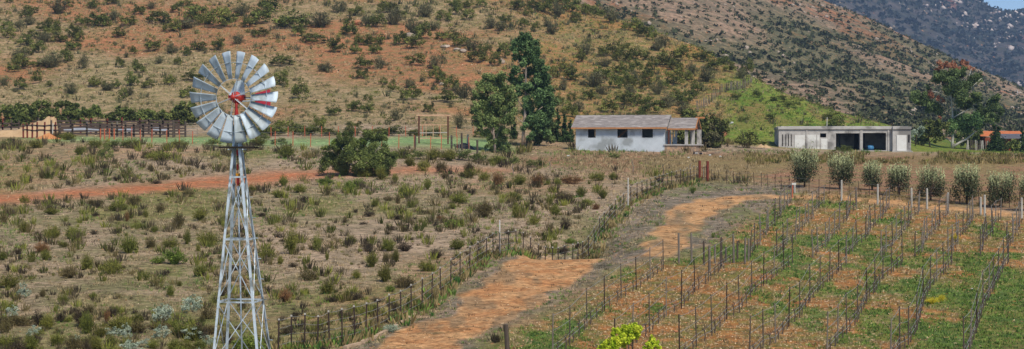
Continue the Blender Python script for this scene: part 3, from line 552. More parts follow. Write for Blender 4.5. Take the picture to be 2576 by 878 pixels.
stuff('mountain_boulders', [rocks(Pq, 3 + 11 * g.random(len(Pq)) ** 3, g, .9)], mat('mountain_rock', lin(178, 156, 146), lin(214, 200, 188), .1), 'pale boulders on the mountain side', 'boulders')

# ------------------------------------------------------------------ windmill
STEEL = mat('galvanised_steel', lin(190, 200, 206), lin(168, 178, 184), 5, rough=.55, metal=.3, spec=.4, bump=.002, stain=(lin(120, 126, 126), 3), contrast=.18)
BLADE = mat('blade_steel', lin(188, 200, 208), lin(170, 182, 190), 4, rough=.62, metal=.12, spec=.4, stretch=(1, 1, .3), stain=(lin(146, 154, 154), 2.2), contrast=.2)
REDP = mat('red_paint', lin(176, 44, 34), lin(140, 36, 28), 6, rough=.5, spec=.4)
VANE = mat('vane_red', lin(190, 34, 52), lin(170, 30, 46), 2, rough=.5, spec=.4)
YELP = mat('yellow_paint', lin(214, 150, 40), lin(190, 120, 34), 6, rough=.5)
DWOOD = mat('dark_plank', lin(54, 48, 42), lin(34, 30, 28), 6, stretch=(.3, 1, 3))
def windmill():
    dW = 45.0; s = dW / 4000
    yb = HY - float(zed(609, dW)) * 4000 / dW        # row of the base on the ground
    B0 = Vector(((610.5 - CX) * s, dW * KD, (HY - yb) * s))
    root = empty('windmill', B0, 0, 'tall galvanised farm windmill with many-bladed wheel and red tail vane on lattice tower', 'windmill')
    root.rotation_euler = (0, -.0, 0)
    loc = lambda px, y, fwd=0.0: Vector((0, 0, (yb - y) * s)) + Vector(((px - axis(y)) * s, fwd, 0)) + off(y)
    axis = lambda y: 594 + (y - 245) * .0228
    off = lambda y: Vector(((axis(y) - 610.5) * s, 0, 0))
    ctr = lambda y: Vector(((axis(y) - 610.5) * s, 0, (yb - y) * s))
    rad = lambda y: max(65.8 * (y - 262) / (756.6 - 262), 5) * s
    ANG = [R(a + 8.75) for a in (180 + 28.7, 180 + 118.7, 28.7, 118.7)]     # front left, front right, back right, back left
    cor = lambda k, y: ctr(y) + Vector((math.cos(ANG[k % 4]) * rad(y), math.sin(ANG[k % 4]) * rad(y), 0))
    yt = 300
    for k in range(4):                                   # angle-iron legs
        m = MB(); a = cor(k, yb + 4); b = cor(k, yt); inn = (ctr(600) - cor(k, 600)); inn.z = 0; inn.normalize()
        t1 = Matrix.Rotation(R(45), 3, 'Z') @ inn; t2 = Matrix.Rotation(R(-45), 3, 'Z') @ inn
        for t in (t1, t2): m.bar(a + t * .035, b + t * .035, .008, .07, up=Matrix.Rotation(R(90), 3, 'Z') @ t) if False else m.bar(a + t * .03, b + t * .03, .065 if abs(t.x) > .7 else .012, .012 if abs(t.x) > .7 else .065, up=(0, 1, 0))
        m.build('leg', STEEL, root)
    gy = [445, 601, 756.6, 915]
    for y in gy:
        m = MB()
        for k in range(4): m.bar(cor(k, y), cor(k + 1, y), .012, .045)
        m.build('girt', STEEL, root)
    lv = gy + [yb - 6]
    for a, b in zip(lv[:-1], lv[1:]):
        for k in range(4):
            m = MB(); m.bar(cor(k, a + 4), cor(k + 1, b - 4), .02, .02); m.bar(cor(k + 1, a + 4), cor(k, b - 4), .02, .02)
            m.build('brace', STEEL, root)
    # drop pipe, rod and swivel on the tower axis
    m = MB(); m.tube([ctr(yb), ctr(468)], .022, 8); m.build('drop_pipe', STEEL, root, True)
    m = MB(); m.tube([ctr(470), ctr(280)], .009, 6); m.build('pump_rod', DWOOD, root)
    m = MB(); m.tube([ctr(466), ctr(462), ctr(448), ctr(446)], [.02, .042, .042, .02], 10); sw = m.build('swivel', REDP, root)
    m = MB(); m.tube([ctr(446), ctr(443), ctr(437), ctr(436)], [.03, .07, .07, .03], 10); m.build('cap', YELP, sw)
    for y in (376 + 8, 420):
        m = MB(); m.tube([ctr(y + 8), ctr(y + 5), ctr(y - 5), ctr(y - 8)], [.012, .03, .03, .012], 8); m.build('rod_coupling', REDP, root)
    for n, y in enumerate(np.arange(470, 1040, 26)):       # step pegs on the back right leg
        c = cor(2, y); m = MB(); sx = 1 if n % 2 else -.6
        m.bar(c, c + Vector((.09 * sx, -.05, 0)), .022, .022); m.build('step', STEEL, root)
    # plank platform
    for q, (dy, L_, dx, dz) in enumerate(((-.28, 1.1, -.04, .02), (-.16, .98, 0, .0), (.16, .95, .0, .02), (.28, 1.04, .05, 0))):
        m = MB(); c = ctr(371.5) + Vector((dx, dy, dz)); m.box(c, (L_, .11, .035)); m.build('plank', DWOOD, root)
    m = MB()
    for dx in (-.2, .2): m.box(ctr(374) + Vector((dx, 0, -.02)), (.035, .66, .03))
    m.build('platform_bearer', STEEL, root)
    # mast pipe, gear head, hood
    m = MB(); m.tube([ctr(330), ctr(258)], .03, 8); m.build('mast_pipe', STEEL, root, True)
    m = MB(); m.tube([ctr(292), ctr(288), ctr(270), ctr(254)], [.055, .06, .035, .05], 10); m.build('mast_collar', REDP, root, True)
    hub = ctr(245) + Vector((0, -.0, 0)); YAW = R(12)
    ax = Vector((-math.sin(YAW), -math.cos(YAW), 0)); tx = Vector((math.cos(YAW), -math.sin(YAW), 0)); up = Vector((0, 0, 1))
    head = MB(); head.tube([hub - ax * .22, hub - ax * .18, hub + ax * .02, hub + ax * .1], [.1, .16, .17, .09], 14)
    head.bar(hub - ax * .1 - tx * .24, hub - ax * .1 + tx * .22, .17, .15); head.tube([hub - ax * .1 - up * .02, hub - ax * .1 - up * .2], [.13, .06], 10)
    gh = head.build('gear_head', REDP, root, False)
    m = MB(); hc = hub - ax * .12
    def ring4(w, d_, z, sx=0): return [hc + tx * (sx + a * w) + ax * (b * d_) + up * z for a, b in ((-1, -1), (1, -1), (1, 1), (-1, 1))]
    vs_ = ring4(.19, .14, .06, -.02) + ring4(.17, .13, .14, .0) + ring4(.09, .08, .46, .07) + ring4(.07, .05, .475, .07)
    m.add(vs_, [(i + 4 * j, (i + 1) % 4 + 4 * j, (i + 1) % 4 + 4 * j + 4, i + 4 * j + 4) for j in range(3) for i in range(4)] + [(12, 13, 14, 15), (3, 2, 1, 0)])
    m.build('hood', BLADE, root)
    # wheel
    wroot = empty('wheel', (0, 0, 0)); wroot.parent = root
    wc = hub + ax * .2; Rw, Ri, Rb = 1.305, .52, .985; NB = 18; pit = R(27)
    m = MB(); m.tube([wc - ax * .12, wc - ax * .06, wc + ax * .08, wc + ax * .12], [.05, .085, .075, .03], 12); m.build('hub', REDP, wroot)
    def circ(r, w, nm):
        m = MB(); pts = [wc + (tx * math.cos(t) + up * math.sin(t)) * r for t in np.linspace(0, 2 * math.pi, 73)]
        for a, b in zip(pts[:-1], pts[1:]): m.bar(a, b, w, .022, up=ax)
        m.build(nm, STEEL, wroot)
    circ(Ri, .012, 'inner_ring'); circ(Rb, .01, 'outer_ring')
    for k in range(6):
        t = R(20 + k * 60); u = tx * math.cos(t) + up * math.sin(t)
        m = MB(); m.tube([wc + ax * .06, wc + u * Ri], .008, 6); m.tube([wc - ax * .1, wc - ax * .03 + u * Rb], .006, 6); m.build('spoke', STEEL, wroot)
    for k in range(NB):
        t0 = R(90 - 10 + k * 20); m = MB(); N1, N2 = 5, 6; vs_ = []
        r = wc; u = tx * math.cos(t0) + up * math.sin(t0); v = -tx * math.sin(t0) + up * math.cos(t0)
        for i in range(N1 + 1):
            f = i / N1; rr = Ri + .0 + (Rw - Ri) * f; w = .17 + (.355 - .17) * f
            for j in range(N2 + 1):
                q = (j / N2 - .5); cur = (.25 - q * q) * w * .16
                p = pit + .10 * (1 - f)
                c_ = v * (q * w * math.cos(p)) + ax * (q * w * math.sin(p)) * -SGN + (ax * math.cos(p) + v * math.sin(p) * SGN) * -cur
                vs_.append(r + u * (rr - (q * w) ** 2 * .5) + c_)
        fs = [(i * (N2 + 1) + j, i * (N2 + 1) + j + 1, (i + 1) * (N2 + 1) + j + 1, (i + 1) * (N2 + 1) + j) for i in range(N1) for j in range(N2)]
        m.add(vs_, fs); bl = m.build('blade', BLADE, wroot, True)
        sdm = bl.modifiers.new('thick', 'SOLIDIFY'); sdm.thickness = .003
        m = MB(); c0 = r + u * Rb; p = pit + .03; dv = v * math.cos(p) - ax * math.sin(p) * SGN
        m.bar(c0 - dv * .12, c0 + dv * .12, .02, .012, up=u); m.build('bracket', STEEL, bl)
    # tail
    tl = -ax; m = MB(); m.bar(hub, hub + tl * 2.0 + up * .02, .05, .04); m.bar(hub + tl * .1 - up * .12, hub + tl * 2.0 - up * .02, .03, .03); m.build('tail_bone', STEEL, root)
    m = MB(); a = hub + tl * 1.55; b = hub + tl * 2.82
    vs_ = [a + up * .16, b + up * .32, b + tl * .04 + up * .1, b + tl * .04 - up * .1, b - up * .32, a - up * .16]
    th = tx * .004; m.add([v + th for v in vs_] + [v - th for v in vs_], [(0, 1, 2, 3, 4, 5), (11, 10, 9, 8, 7, 6)] + [(i, i + 6, (i + 1) % 6 + 6, (i + 1) % 6) for i in range(6)])
    m.build('tail_vane', VANE, root)
    m = MB(); m.bar(hub - ax * .1 + tx * .2, hub - ax * .1 + tx * .5 + up * .0, .025, .02); m.build('brake_lever', DWOOD, root)
    return root
SGN = 1
windmill()

# ------------------------------------------------------------------ grey-roofed house
PLAST = mat('grey_plaster', lin(194, 200, 204), lin(172, 178, 182), .8, stain=(lin(146, 150, 150), .55), bump=.01, contrast=.15, detail=7)
SHING = mat('weathered_shingle', lin(116, 108, 104), lin(140, 132, 126), 2.2, stretch=(.6, 1.6, 1.6), bump=.02, contrast=.12, detail=8, stain=(lin(156, 148, 142), 1.7))
PINE = mat('fascia_wood', lin(190, 134, 88), lin(160, 108, 68), 4)
CONC = mat('raw_concrete', lin(186, 181, 174), lin(158, 152, 146), 1.2, stain=(lin(124, 120, 115), .5), bump=.01, contrast=.16, detail=7)
CONC2 = mat('pale_concrete_panel', lin(216, 214, 208), lin(200, 196, 188), .9, stain=(lin(172, 168, 162), .45), contrast=.16, detail=7)
STONEW = mat('rubble_stone', lin(186, 150, 118), lin(136, 120, 104), 2.6, contrast=.08, bump=.03)
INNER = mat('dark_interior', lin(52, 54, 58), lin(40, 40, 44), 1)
BRDOOR = mat('brown_post', lin(96, 58, 44), lin(76, 46, 36), 2)
def wall_with_holes(m, x0, x1, z0, z1, holes, y0, y1):
    """a wall slab on the x-z plane with real rectangular openings (a, b, lo, hi)"""
    xs = sorted({x0, x1, *[h[0] for h in holes], *[h[1] for h in holes]})
    for a, b in zip(xs[:-1], xs[1:]):
        hs = sorted([(h[2], h[3]) for h in holes if h[0] <= a + 1e-6 and h[1] >= b - 1e-6]); z = z0
        for lo, hi in hs:
            if lo > z + 1e-4: m.bx(a, b, y0, y1, z, lo)
            z = hi
        if z < z1 - 1e-4: m.bx(a, b, y0, y1, z, z1)
def house():
    d = 180.0; sc = d / 4000; o = wp(1448.5, 379, d); th = R(-12)
    root = empty('grey_roofed_house', o, th, 'unfinished grey plastered house with weathered grey gable roof and open porch', 'house')
    X = lambda px: (px - 1448.5) * sc / math.cos(th); Z = lambda y: (379 - y) * sc
    L, D, EZ, RZ = X(1668), 6.0, Z(324), Z(288.6); T = .2
    wz = [(X(1479), X(1498)), (X(1552), X(1577)), (X(1613), X(1639))]; hz0, hz1 = Z(346.5), Z(324.8)
    m = MB(); wall_with_holes(m, 0, L, -.7, EZ, [(a, b, hz0, hz1) for a, b in wz], 0, T)
    m.bx(0, T, T, D - T, -.7, EZ); wall_with_holes(m, 0, L, -.7, EZ, [(1.2, 2.4, hz0, hz1), (X(1566), X(1585), hz0, hz1), (X(1632), X(1645), hz0, hz1)], D - T, D)
    m.bx(L - T, L, T, 2.2, -.7, EZ); m.bx(L - T, L, 3.1, D - T, -.7, EZ); m.bx(L - T, L, 2.2, 3.1, Z(332), EZ)
    for xx in (.001, L - T - .001):  # gables
        m.add([(xx, 0, EZ), (xx, D, EZ), (xx, D / 2, RZ - .1), (xx + T, 0, EZ), (xx + T, D, EZ), (xx + T, D / 2, RZ - .1)], [(0, 2, 1), (3, 4, 5), (0, 1, 4, 3), (1, 2, 5, 4), (2, 0, 3, 5)])
    wl = m.build('wall', PLAST, root)
    m = MB(); m.bx(T, L - T, T, D - T, -.7, -.02); m.build('floor', INNER, root)
    m = MB(); m.bx(3.9, 4.02, T, D - T, 0, EZ); m.build('partition', INNER, root)
    for i, (a, b) in enumerate(wz):
        f = MB(); f.bx(a, a + .05, .03, .12, hz0, hz1); f.bx(b - .05, b, .03, .12, hz0, hz1); f.bx(a + .05, b - .05, .03, .12, hz0, hz0 + .05); f.bx(a + .05, b - .05, .03, .12, hz1 - .05, hz1)
        w_ = f.build('window', DWOOD, root)
        if i == 1:
            f = MB(); f.bar((a + .1, .06, hz0 + .06), (b - .1, .1, hz1 - .1), .05, .04); f.build('prop', PINE, w_)
    ov = .5; pr = lambda x0, x1, ez, rz, w, t, y0=0.0, y1=D: [(x0, y0 - ov, ez), (x1, y0 - ov, ez), (x1, (y0 + y1) / 2, rz), (x0, (y0 + y1) / 2, rz), (x0, y1 + ov, ez), (x1, y1 + ov, ez)]
    def roof(x0, x1, ez, rz, y0, y1, t=.12):
        m = MB(); v = pr(x0, x1, ez, rz, 0, t, y0, y1); n = len(v); vs_ = v + [(a, b, c + t) for a, b, c in v]
        m.add(vs_, [(6, 7, 8, 9), (9, 8, 11, 10), (1, 0, 3, 2), (2, 3, 4, 5), (0, 1, 7, 6), (5, 4, 10, 11), (1, 2, 8, 7), (2, 5, 11, 8), (3, 0, 6, 9), (4, 3, 9, 10)])
        r = m.build('roof', SHING, root)
        f = MB(); f.bx(x0, x1, y0 - ov - .04, y0 - ov - .003, ez - .07, ez + t - .02); f.build('fascia', PINE, r); f = MB(); f.bx(x0, x1, y1 + ov + .003, y1 + ov + .04, ez - .07, ez + t - .02)
        f.build('fascia', PINE, r)
        return r
    yo = EZ - .27; r1 = roof(-.45, X(1675), Z(322) - .05, RZ - .12, 0, D)
    f = MB(); x_ = X(1675) + .003
    for a, b in (((x_, -ov, Z(322)), (x_, D / 2, RZ - .06)), ((x_, D / 2, RZ - .06), (x_, D + ov, Z(322)))): f.bar(a, b, .03, .16)
    f.build('verge_board', SHING, r1)
    # porch
    px1 = X(1745); pe = Z(324.5); prz = Z(296)
    r2 = roof(X(1675) + .02, X(1743), pe - .05, prz - .12, .5, D - .5)
    f = MB(); x_ = X(1743) + .02
    for a, b in (((x_, -.0, pe), (x_, D / 2, prz)), ((x_, D / 2, prz), (x_, D, pe))): f.bar(a, b, .05, .2)
    f.build('gable_board', PINE, r2)
    f = MB(); f.bx(X(1743) - .3, X(1759), D / 2 - .08, D / 2 + .08, prz - .1, prz + .1); f.build('ridge_beam', PINE, r2)
    f = MB(); f.add([(px1 - .35, .5, pe - .02), (px1 - .35, D - .5, pe - .02), (px1 - .35, D / 2, prz - .2)], [(0, 1, 2)]); f.add([(px1 - .4, .5, pe - .02), (px1 - .4, D - .5, pe - .02), (px1 - .4, D / 2, prz - .2)], [(2, 1, 0)]); f.build('gable_panel', mat('orange_board', lin(170, 96, 50), lin(140, 78, 42), 3), r2)
    m = MB(); m.bx(L + .002, px1, -.02, D, -.8, Z(366)); m.build('porch_base', STONEW, root)
    m = MB(); m.bx(L - .1, px1 + .15, -.12, D + .1, Z(366) + .002, Z(366) + .14); m.build('porch_slab', CONC, root)
    for xa, ya in ((X(1720.5), .25), (X(1733), 2.0), (X(1741), 4.0), (X(1741), D - .4), (X(1720.5), D - .4)):
        m = MB(); m.bx(xa - .17, xa + .17, ya - .15, ya + .15, Z(366) + .142, pe - .06); m.build('porch_column', CONC, root)
    m = MB(); m.bx(L + .05, px1 - .1, .2, .35, pe - .16, pe - .06); m.build('porch_beam', PINE, root)
    m = MB(); m.bx(X(1676), X(1680), .0, .12, Z(366) + .142, pe - .07); m.build('door_post', BRDOOR, root)
    m = MB(); wall_with_holes(m, X(1681), X(1692), Z(366) + .142, pe - .07, [(X(1684), X(1687), Z(345), Z(327))], 2.4, 2.55); m.build('porch_wall', PLAST, root)
house()

# ------------------------------------------------------------------ flat-roofed concrete shell
def shell():
    d = 211.0; sc = d / 4000; o = wp(1959, 386, d); th = R(-4)
    root = empty('concrete_building', o, th, 'long flat-roofed raw concrete building with two wide dark garage openings', 'building')
    X = lambda px: (px - 1959) * sc / math.cos(th); Z = lambda y: (386 - y) * sc; D = 7.5; T = .22
    top = Z(319.5); sl = Z(335)
    m = MB(); holes = [(X(2101), X(2159.7), Z(378), Z(335.4)), (X(2166), X(2225), Z(378), Z(334.6)), (X(2062), X(2077), Z(345.7), Z(335.5))]
    holes += [(X(a), X(a) + .12, Z(368), Z(338)) for a in (1967, 1975.5, 1982, 1989)]
    wall_with_holes(m, 0, X(2240), -.6, top - .3, holes, 0, T)
    m.bx(0, T, T, D, -.6, top - .3); m.bx(X(2285) - T, X(2285), T, D, -.6, top - .3); m.bx(T, X(2285) - T, D - T, D, -.6, top - .3)
    wall_with_holes(m, X(2240), X(2285), -.6, top - .3, [(X(2278), X(2278) + .2, Z(359), Z(339))], -.55, T) 
    m.build('wall', CONC, root)
    m = MB(); m.bx(-.08, X(2240), -.18, D + .1, top - .3, top); m.bx(X(2240), X(2286), -.72, D + .1, top - .3, top + .05); rf = m.build('roof', CONC, root)
    m = MB(); m.bx(.3, X(2280), .1, .25, top + .002, top + .1); m.bx(.3, X(2280), D - .2, D, top + .002, top + .14); m.build('parapet', CONC, rf)
    for a, b, lo, hi in ((1999, 2024, 382, 340), (2028, 2052, 385, 339), (2054, 2060, 384, 340), (2064, 2080, 384, 349)): m = MB(); m.bx(X(a), X(b), -.05, -.003, Z(lo), Z(hi)); m.build('wall_panel', CONC2, root)
    m = MB(); m.bx(X(2250), X(2274), -.62, -.553, Z(380), Z(340)); m.build('wall_panel', CONC2, root)
    for a in (2027, 2161, 2164, 2229): m = MB(); m.bx(X(a), X(a) + .18, -.08, -.004 if a < 2100 else -.006, Z(386), top - .31); m.build('pilaster', CONC, root)
    m = MB(); m.bx(X(2238), X(2288), -.95, .0 - .57, -.9, Z(379)); m.build('plinth', CONC, root)
    m = MB(); m.bx(T, X(2285) - T, T, D - T, -.6, Z(379)); m.build('floor', INNER, root)
    m = MB(); m.bx(X(2090), X(2092), T, D - T, Z(378), top - .32); m.bx(X(2163), X(2165), 3, D - T, Z(378), top - .32); m.bx(X(2114), X(2117), 2.5, 2.7, Z(378), top - .32); m.bx(X(2174), X(2179), 2.5, 2.8, Z(378), top - .32); m.build('partition', INNER, root)
    for a, h in ((2080, 1.3), (2105, .8), (2110, .9), (2188, .6), (2240, .5), (2032, .8)):
        m = MB(); m.bar((X(a), .6, top), (X(a) + .03, .6, top + h), .06 if a == 2080 else .035); m.build('rebar', CONC2 if a == 2080 else BRDOOR, rf)
    m = MB(); m.bar((X(2132), -.2, Z(341)), (X(2132), -.2, Z(328)), .04); m.build('hook', DWOOD, root)
    M_ = Matrix.Translation(o) @ Matrix.Rotation(th, 4, 'Z')
    b = MB(); p0 = M_ @ Vector((X(2182), 1.1, Z(379) + .36)); p1 = M_ @ Vector((X(2196), 1.3, Z(379) + .36)); dd = (p1 - p0)
    b.tube([p0, p0 + dd * .04, p0 + dd * .3, p0 + dd * .32, p0 + dd * .66, p0 + dd * .68, p1 - dd * .04, p1], [.3, .33, .33, .36, .36, .33, .33, .3], 16)
    ba = b.build('barrel', mat('blue_plastic', lin(70, 128, 170), lin(60, 112, 152), 1, rough=.45, spec=.4), None, True); tag(ba, 'blue plastic barrel lying inside the right garage opening', 'barrel')
shell()

# ------------------------------------------------------------------ trees
BARK = mat('pale_bark', lin(186, 168, 152), lin(140, 116, 98), 2, stretch=(2, 2, .5), bump=.02)
DBARK = mat('dark_bark', lin(96, 80, 66), lin(66, 54, 46), 3, bump=.02)
WBARK = mat('white_bark', lin(196, 192, 180), lin(150, 144, 132), 1.5, bump=.02)
def tree(name, label, cat, d, base_px, base_y, limbs, crowns, bark=BARK, per=150, leaf=.3, seed=1, group=None, depth=.8, up=.3):
    """limbs: lists of (px, y, radius px[, depth m]); crowns: (px, y, radius px, leaf kind[, depth m]); each kind of leaf is one crown mesh"""
    g_ = np.random.default_rng(seed); o = Vector(((base_px - CX) / 4000 * d, d * KD, float(zed(base_px, d))))
    dy = base_y - (HY - o.z * 4000 / d); s = d / 4000
    loc = lambda px, y, dp=0.0: Vector(((px - base_px) * s, dp, (base_y - y) * s))
    root = empty(name, o, 0, label, cat, group)
    m = MB()
    for L_ in limbs: m.tube([loc(q[0], q[1], q[3] if len(q) > 3 else 0) for q in L_], [q[2] * s for q in L_], 7)
    m.build('trunk', bark, root, True)
    ks = {}
    for c in crowns: ks.setdefault(c[3], []).append(c)
    for kd, cl in ks.items():
        P_ = []; T_ = []
        for c in cl:
            r = c[2] * s; dp = c[4] if len(c) > 4 else g_.uniform(-depth, depth) * r * 1.6; cc = np.array(loc(c[0], c[1], dp))
            nsub = max(7, int(15 * (r / 1.0) ** 1.2))
            for q in range(nsub):
                e = g_.normal(size=3); e /= np.linalg.norm(e); sc_ = cc + e * r * g_.uniform(.25, .95); rr = min(r * g_.uniform(.34, .6), .95); k = int(per * (rr / leaf) ** 1.6 * .17) + 16
                v = g_.normal(size=(k, 3)); v /= np.linalg.norm(v, axis=1)[:, None]; P_.append(sc_ + v * rr * g_.uniform(.3, 1.1, (k, 1)) * np.array([1.0, 1.0, .95])); T_.append(np.clip(g_.uniform(.0, .85) + g_.normal(0, .16, k), 0, 1))
        P_ = np.concatenate(P_); P_[:, 2] = np.maximum(P_[:, 2], .1); T_ = np.concatenate(T_)
        link('crown' if kd not in ('red', 'yellow') else ('dead_foliage' if kd == 'red' else 'blossom'), fastmesh('crown', *quads(P_, leaf, g_, up, .55, T_), FM[kd]), root)
    return root
def zk(x0, y0, sc_, L_, kd): return [(x0 + a * sc_, y0 + b * sc_, r * sc_ * 1.1, kd) for a, b, r in L_]
def zc(x0, y0, sc_, L_, kd): return [(x0 + a * sc_, y0 + b * sc_, r * sc_, kd) for a, b, r in L_]
q = .638 / 1.59; ox, oy = 1820 / 1.59, 100 / 1.59
tree('eucalyptus_tree', 'tall eucalyptus with bare pale lower trunk left of the grey-roofed house', 'tree', 186, 1315, 369,
     [[(1315, 370, 4.5), (1317, 330, 4), (1321, 290, 3.6), (1322, 240, 3), (1323, 190, 2.4), (1324, 130, 1.4), (1322, 100, .8)], [(1320, 280, 2), (1304, 255, 1.4), (1296, 240, .8)], [(1322, 250, 2), (1342, 220, 1.3), (1352, 205, .7)], [(1318, 312, 1.6), (1306, 303, .9), (1300, 296, .5)], [(1323, 190, 1.5), (1308, 165, .9), (1302, 150, .6)], [(1320, 300, 1.8), (1345, 285, 1), (1365, 270, .6)]],
     zk(ox, oy, q, [(425, 80, 38), (460, 95, 34), (395, 120, 36), (490, 130, 36), (440, 140, 40), (380, 165, 34), (505, 170, 34), (460, 185, 36), (400, 210, 34), (500, 215, 40), (440, 240, 36), (375, 285, 30), (530, 250, 40), (560, 290, 34), (480, 300, 44), (420, 320, 34), (365, 345, 30), (360, 310, 24), (540, 340, 46), (400, 370, 34), (450, 400, 44), (500, 390, 44), (560, 400, 46), (600, 420, 34), (400, 430, 30), (520, 450, 44), (590, 470, 42), (480, 520, 34), (500, 570, 44), (470, 600, 36), (560, 540, 44), (540, 620, 46), (500, 660, 40), (560, 690, 30), (470, 700, 30), (610, 520, 30), (450, 480, 40), (440, 560, 36), (545, 500, 40), (520, 340, 36), (450, 640, 28)], 'euca')
     + [c + (2.6,) for c in zk(ox, oy, q, [(570, 440, 50), (600, 480, 44), (580, 560, 54), (560, 640, 54), (600, 620, 40), (520, 720, 40), (585, 700, 44)], 'darkeuc')], leaf=.22, seed=3, up=0, per=230)
tree('pepper_tree', 'bushy round-crowned green tree reaching the ground beside the pasture', 'tree', 172, 1245, 394,
     [[(1245, 396, 4), (1243, 360, 3.5), (1240, 320, 2.6), (1236, 270, 1.6), (1232, 220, .8)], [(1243, 370, 2.2), (1258, 330, 1.6), (1275, 290, .9)], [(1240, 350, 2), (1222, 310, 1.4), (1210, 270, .8)]],
     zc(ox, oy, q, [(190, 360, 44), (240, 350, 44), (290, 360, 44), (160, 410, 44), (220, 410, 50), (290, 420, 50), (340, 430, 44), (140, 470, 40), (200, 480, 50), (270, 480, 54), (340, 490, 50), (150, 540, 44), (210, 550, 54), (280, 560, 54), (350, 550, 50), (370, 500, 34), (140, 600, 40), (190, 620, 50), (260, 640, 56), (330, 620, 50), (150, 670, 40), (210, 700, 50), (280, 710, 54), (320, 690, 40), (200, 760, 34), (250, 780, 44), (300, 780, 44), (230, 810, 30), (320, 800, 28), (140, 640, 30), (120, 560, 26), (125, 460, 22)], 'pepper'), leaf=.2, seed=4, up=0, per=170)
def cone(px, y, d, h, w, label, seed, kd='conifer', name='cypress_tree', group='small dark conifers behind the tall eucalyptus'):
    n = 9; cr = [(px + (random.random() - .5) * w * .2, y - h * (.08 + .9 * i / n), w * .5 * (1 - i / n * .85) * random.uniform(.85, 1.1), kd, (random.random() - .5) * .4) for i in range(n)]
    return tree(name, label, 'tree', d, px, y, [[(px, y + 1, 1.6), (px, y - h * .5, 1.1), (px, y - h * .95, .4)]], cr, DBARK, 110, .24, seed, group, up=.8)
for i, (px, y, h, w, lb) in enumerate([(1403, 364, 92, 26, 'dark upright conifer tallest of those just left of the grey-roofed house'), (1420, 364, 78, 24, 'dark conifer touching the left wall of the grey-roofed house'), (1385, 366, 70, 26, 'dark conifer right beside the tall eucalyptus'), (1434, 366, 60, 22, 'shortest dark conifer at the left wall of the grey-roofed house'), (1292, 362, 60, 22, 'dark shrubby conifer between bushy tree and tall eucalyptus')]):
    cone(px, y, 199, h, w, lb, 30 + i)
q = .501 / 1.59; ox, oy = 3600 / 1.59, 220 / 1.59; TR = 235
def Zr(L_, kd): return zc(ox, oy, q, L_, kd)
Zb = lambda L_, kd: [(a, b, r * 1.38, k) for a, b, r, k in Zr(L_, kd)]
zl = lambda *L_: [(ox + a * q, oy + b * q, r * q) for a, b, r in L_]
tree('eucalyptus_tree', 'large white-trunked eucalyptus with rusty dead top leaves right of the flat-roofed building', 'tree', TR, ox + 415 * q, oy + 790 * q,
     [zl((415, 792, 13), (418, 720, 11), (425, 640, 9), (418, 540, 8), (412, 430, 7), (405, 330, 5.5), (415, 200, 4), (430, 90, 2)), zl((425, 775, 11), (470, 745, 9), (530, 715, 8), (590, 665, 6), (620, 630, 4), (650, 600, 2.5)), zl((412, 430, 5), (360, 380, 4), (300, 340, 3), (250, 330, 2)), zl((430, 540, 5), (500, 500, 3.5), (590, 455, 2.5)), zl((412, 400, 5), (480, 360, 4), (560, 310, 3), (650, 230, 2)), zl((407, 330, 4), (370, 250, 3), (330, 140, 2)), zl((410, 280, 4), (470, 220, 3), (500, 110, 1.6)), zl((440, 760, 4), (380, 715, 5), (300, 700, 3)), zl((500, 340, 3), (550, 220, 2.4), (570, 150, 1.4)), zl((410, 500, 4), (450, 440, 3), (480, 400, 2))],
     Zb([(310, 205, 40), (350, 235, 40), (390, 210, 38), (440, 200, 38), (470, 180, 32), (300, 240, 30), (400, 290, 44), (440, 310, 44), (500, 290, 38), (370, 320, 34), (600, 235, 36), (650, 215, 30), (570, 250, 30), (530, 330, 46), (470, 390, 48), (430, 350, 40), (590, 380, 38), (130, 370, 34), (100, 385, 26), (170, 400, 36), (215, 420, 36), (200, 360, 24), (270, 450, 38), (310, 470, 40), (230, 300, 20), (520, 420, 40), (560, 440, 34)], 'darkeuc')
     + Zb([(480, 560, 44), (530, 550, 44), (580, 570, 44), (500, 600, 40), (560, 620, 38), (620, 600, 36), (400, 640, 38), (420, 600, 34)], 'ltgreen')
     + Zb([(760, 390, 32), (730, 430, 36), (720, 480, 40), (770, 450, 34), (790, 490, 32), (680, 500, 40), (650, 540, 34), (700, 560, 36), (750, 540, 30), (780, 550, 22), (640, 470, 30)], 'darkeuc')
     + Zr([(320, 115, 34), (300, 160, 26), (400, 135, 30), (440, 120, 32), (500, 110, 34), (530, 125, 30), (575, 140, 30), (360, 120, 26), (460, 160, 26), (240, 350, 34), (255, 375, 28), (300, 385, 24), (345, 400, 20), (325, 540, 16), (340, 140, 16), (470, 150, 18)], 'red')
     + Zr([(640, 355, 10), (735, 440, 8)], 'yellow'), WBARK, leaf=.22, seed=8, up=0, per=180)
tree('acacia_tree', 'dark dense tree with yellow blossom between flat-roofed building and large eucalyptus', 'tree', 231, ox + 240 * q, oy + 740 * q,
     [zl((240, 742, 6), (230, 680, 5), (220, 600, 3), (210, 540, 2)), zl((240, 700, 4), (290, 650, 3), (320, 590, 2))],
     Zr([(240, 545, 44), (290, 560, 40), (200, 580, 42), (160, 610, 40), (150, 660, 40), (190, 640, 44), (240, 610, 44), (300, 610, 44), (340, 590, 40), (330, 650, 40), (290, 680, 36), (150, 710, 28), (200, 690, 34), (370, 560, 34)], 'oak') + Zr([(260, 605, 18), (245, 640, 20), (280, 630, 16), (235, 650, 14)], 'yellow'), DBARK, leaf=.26, seed=9)
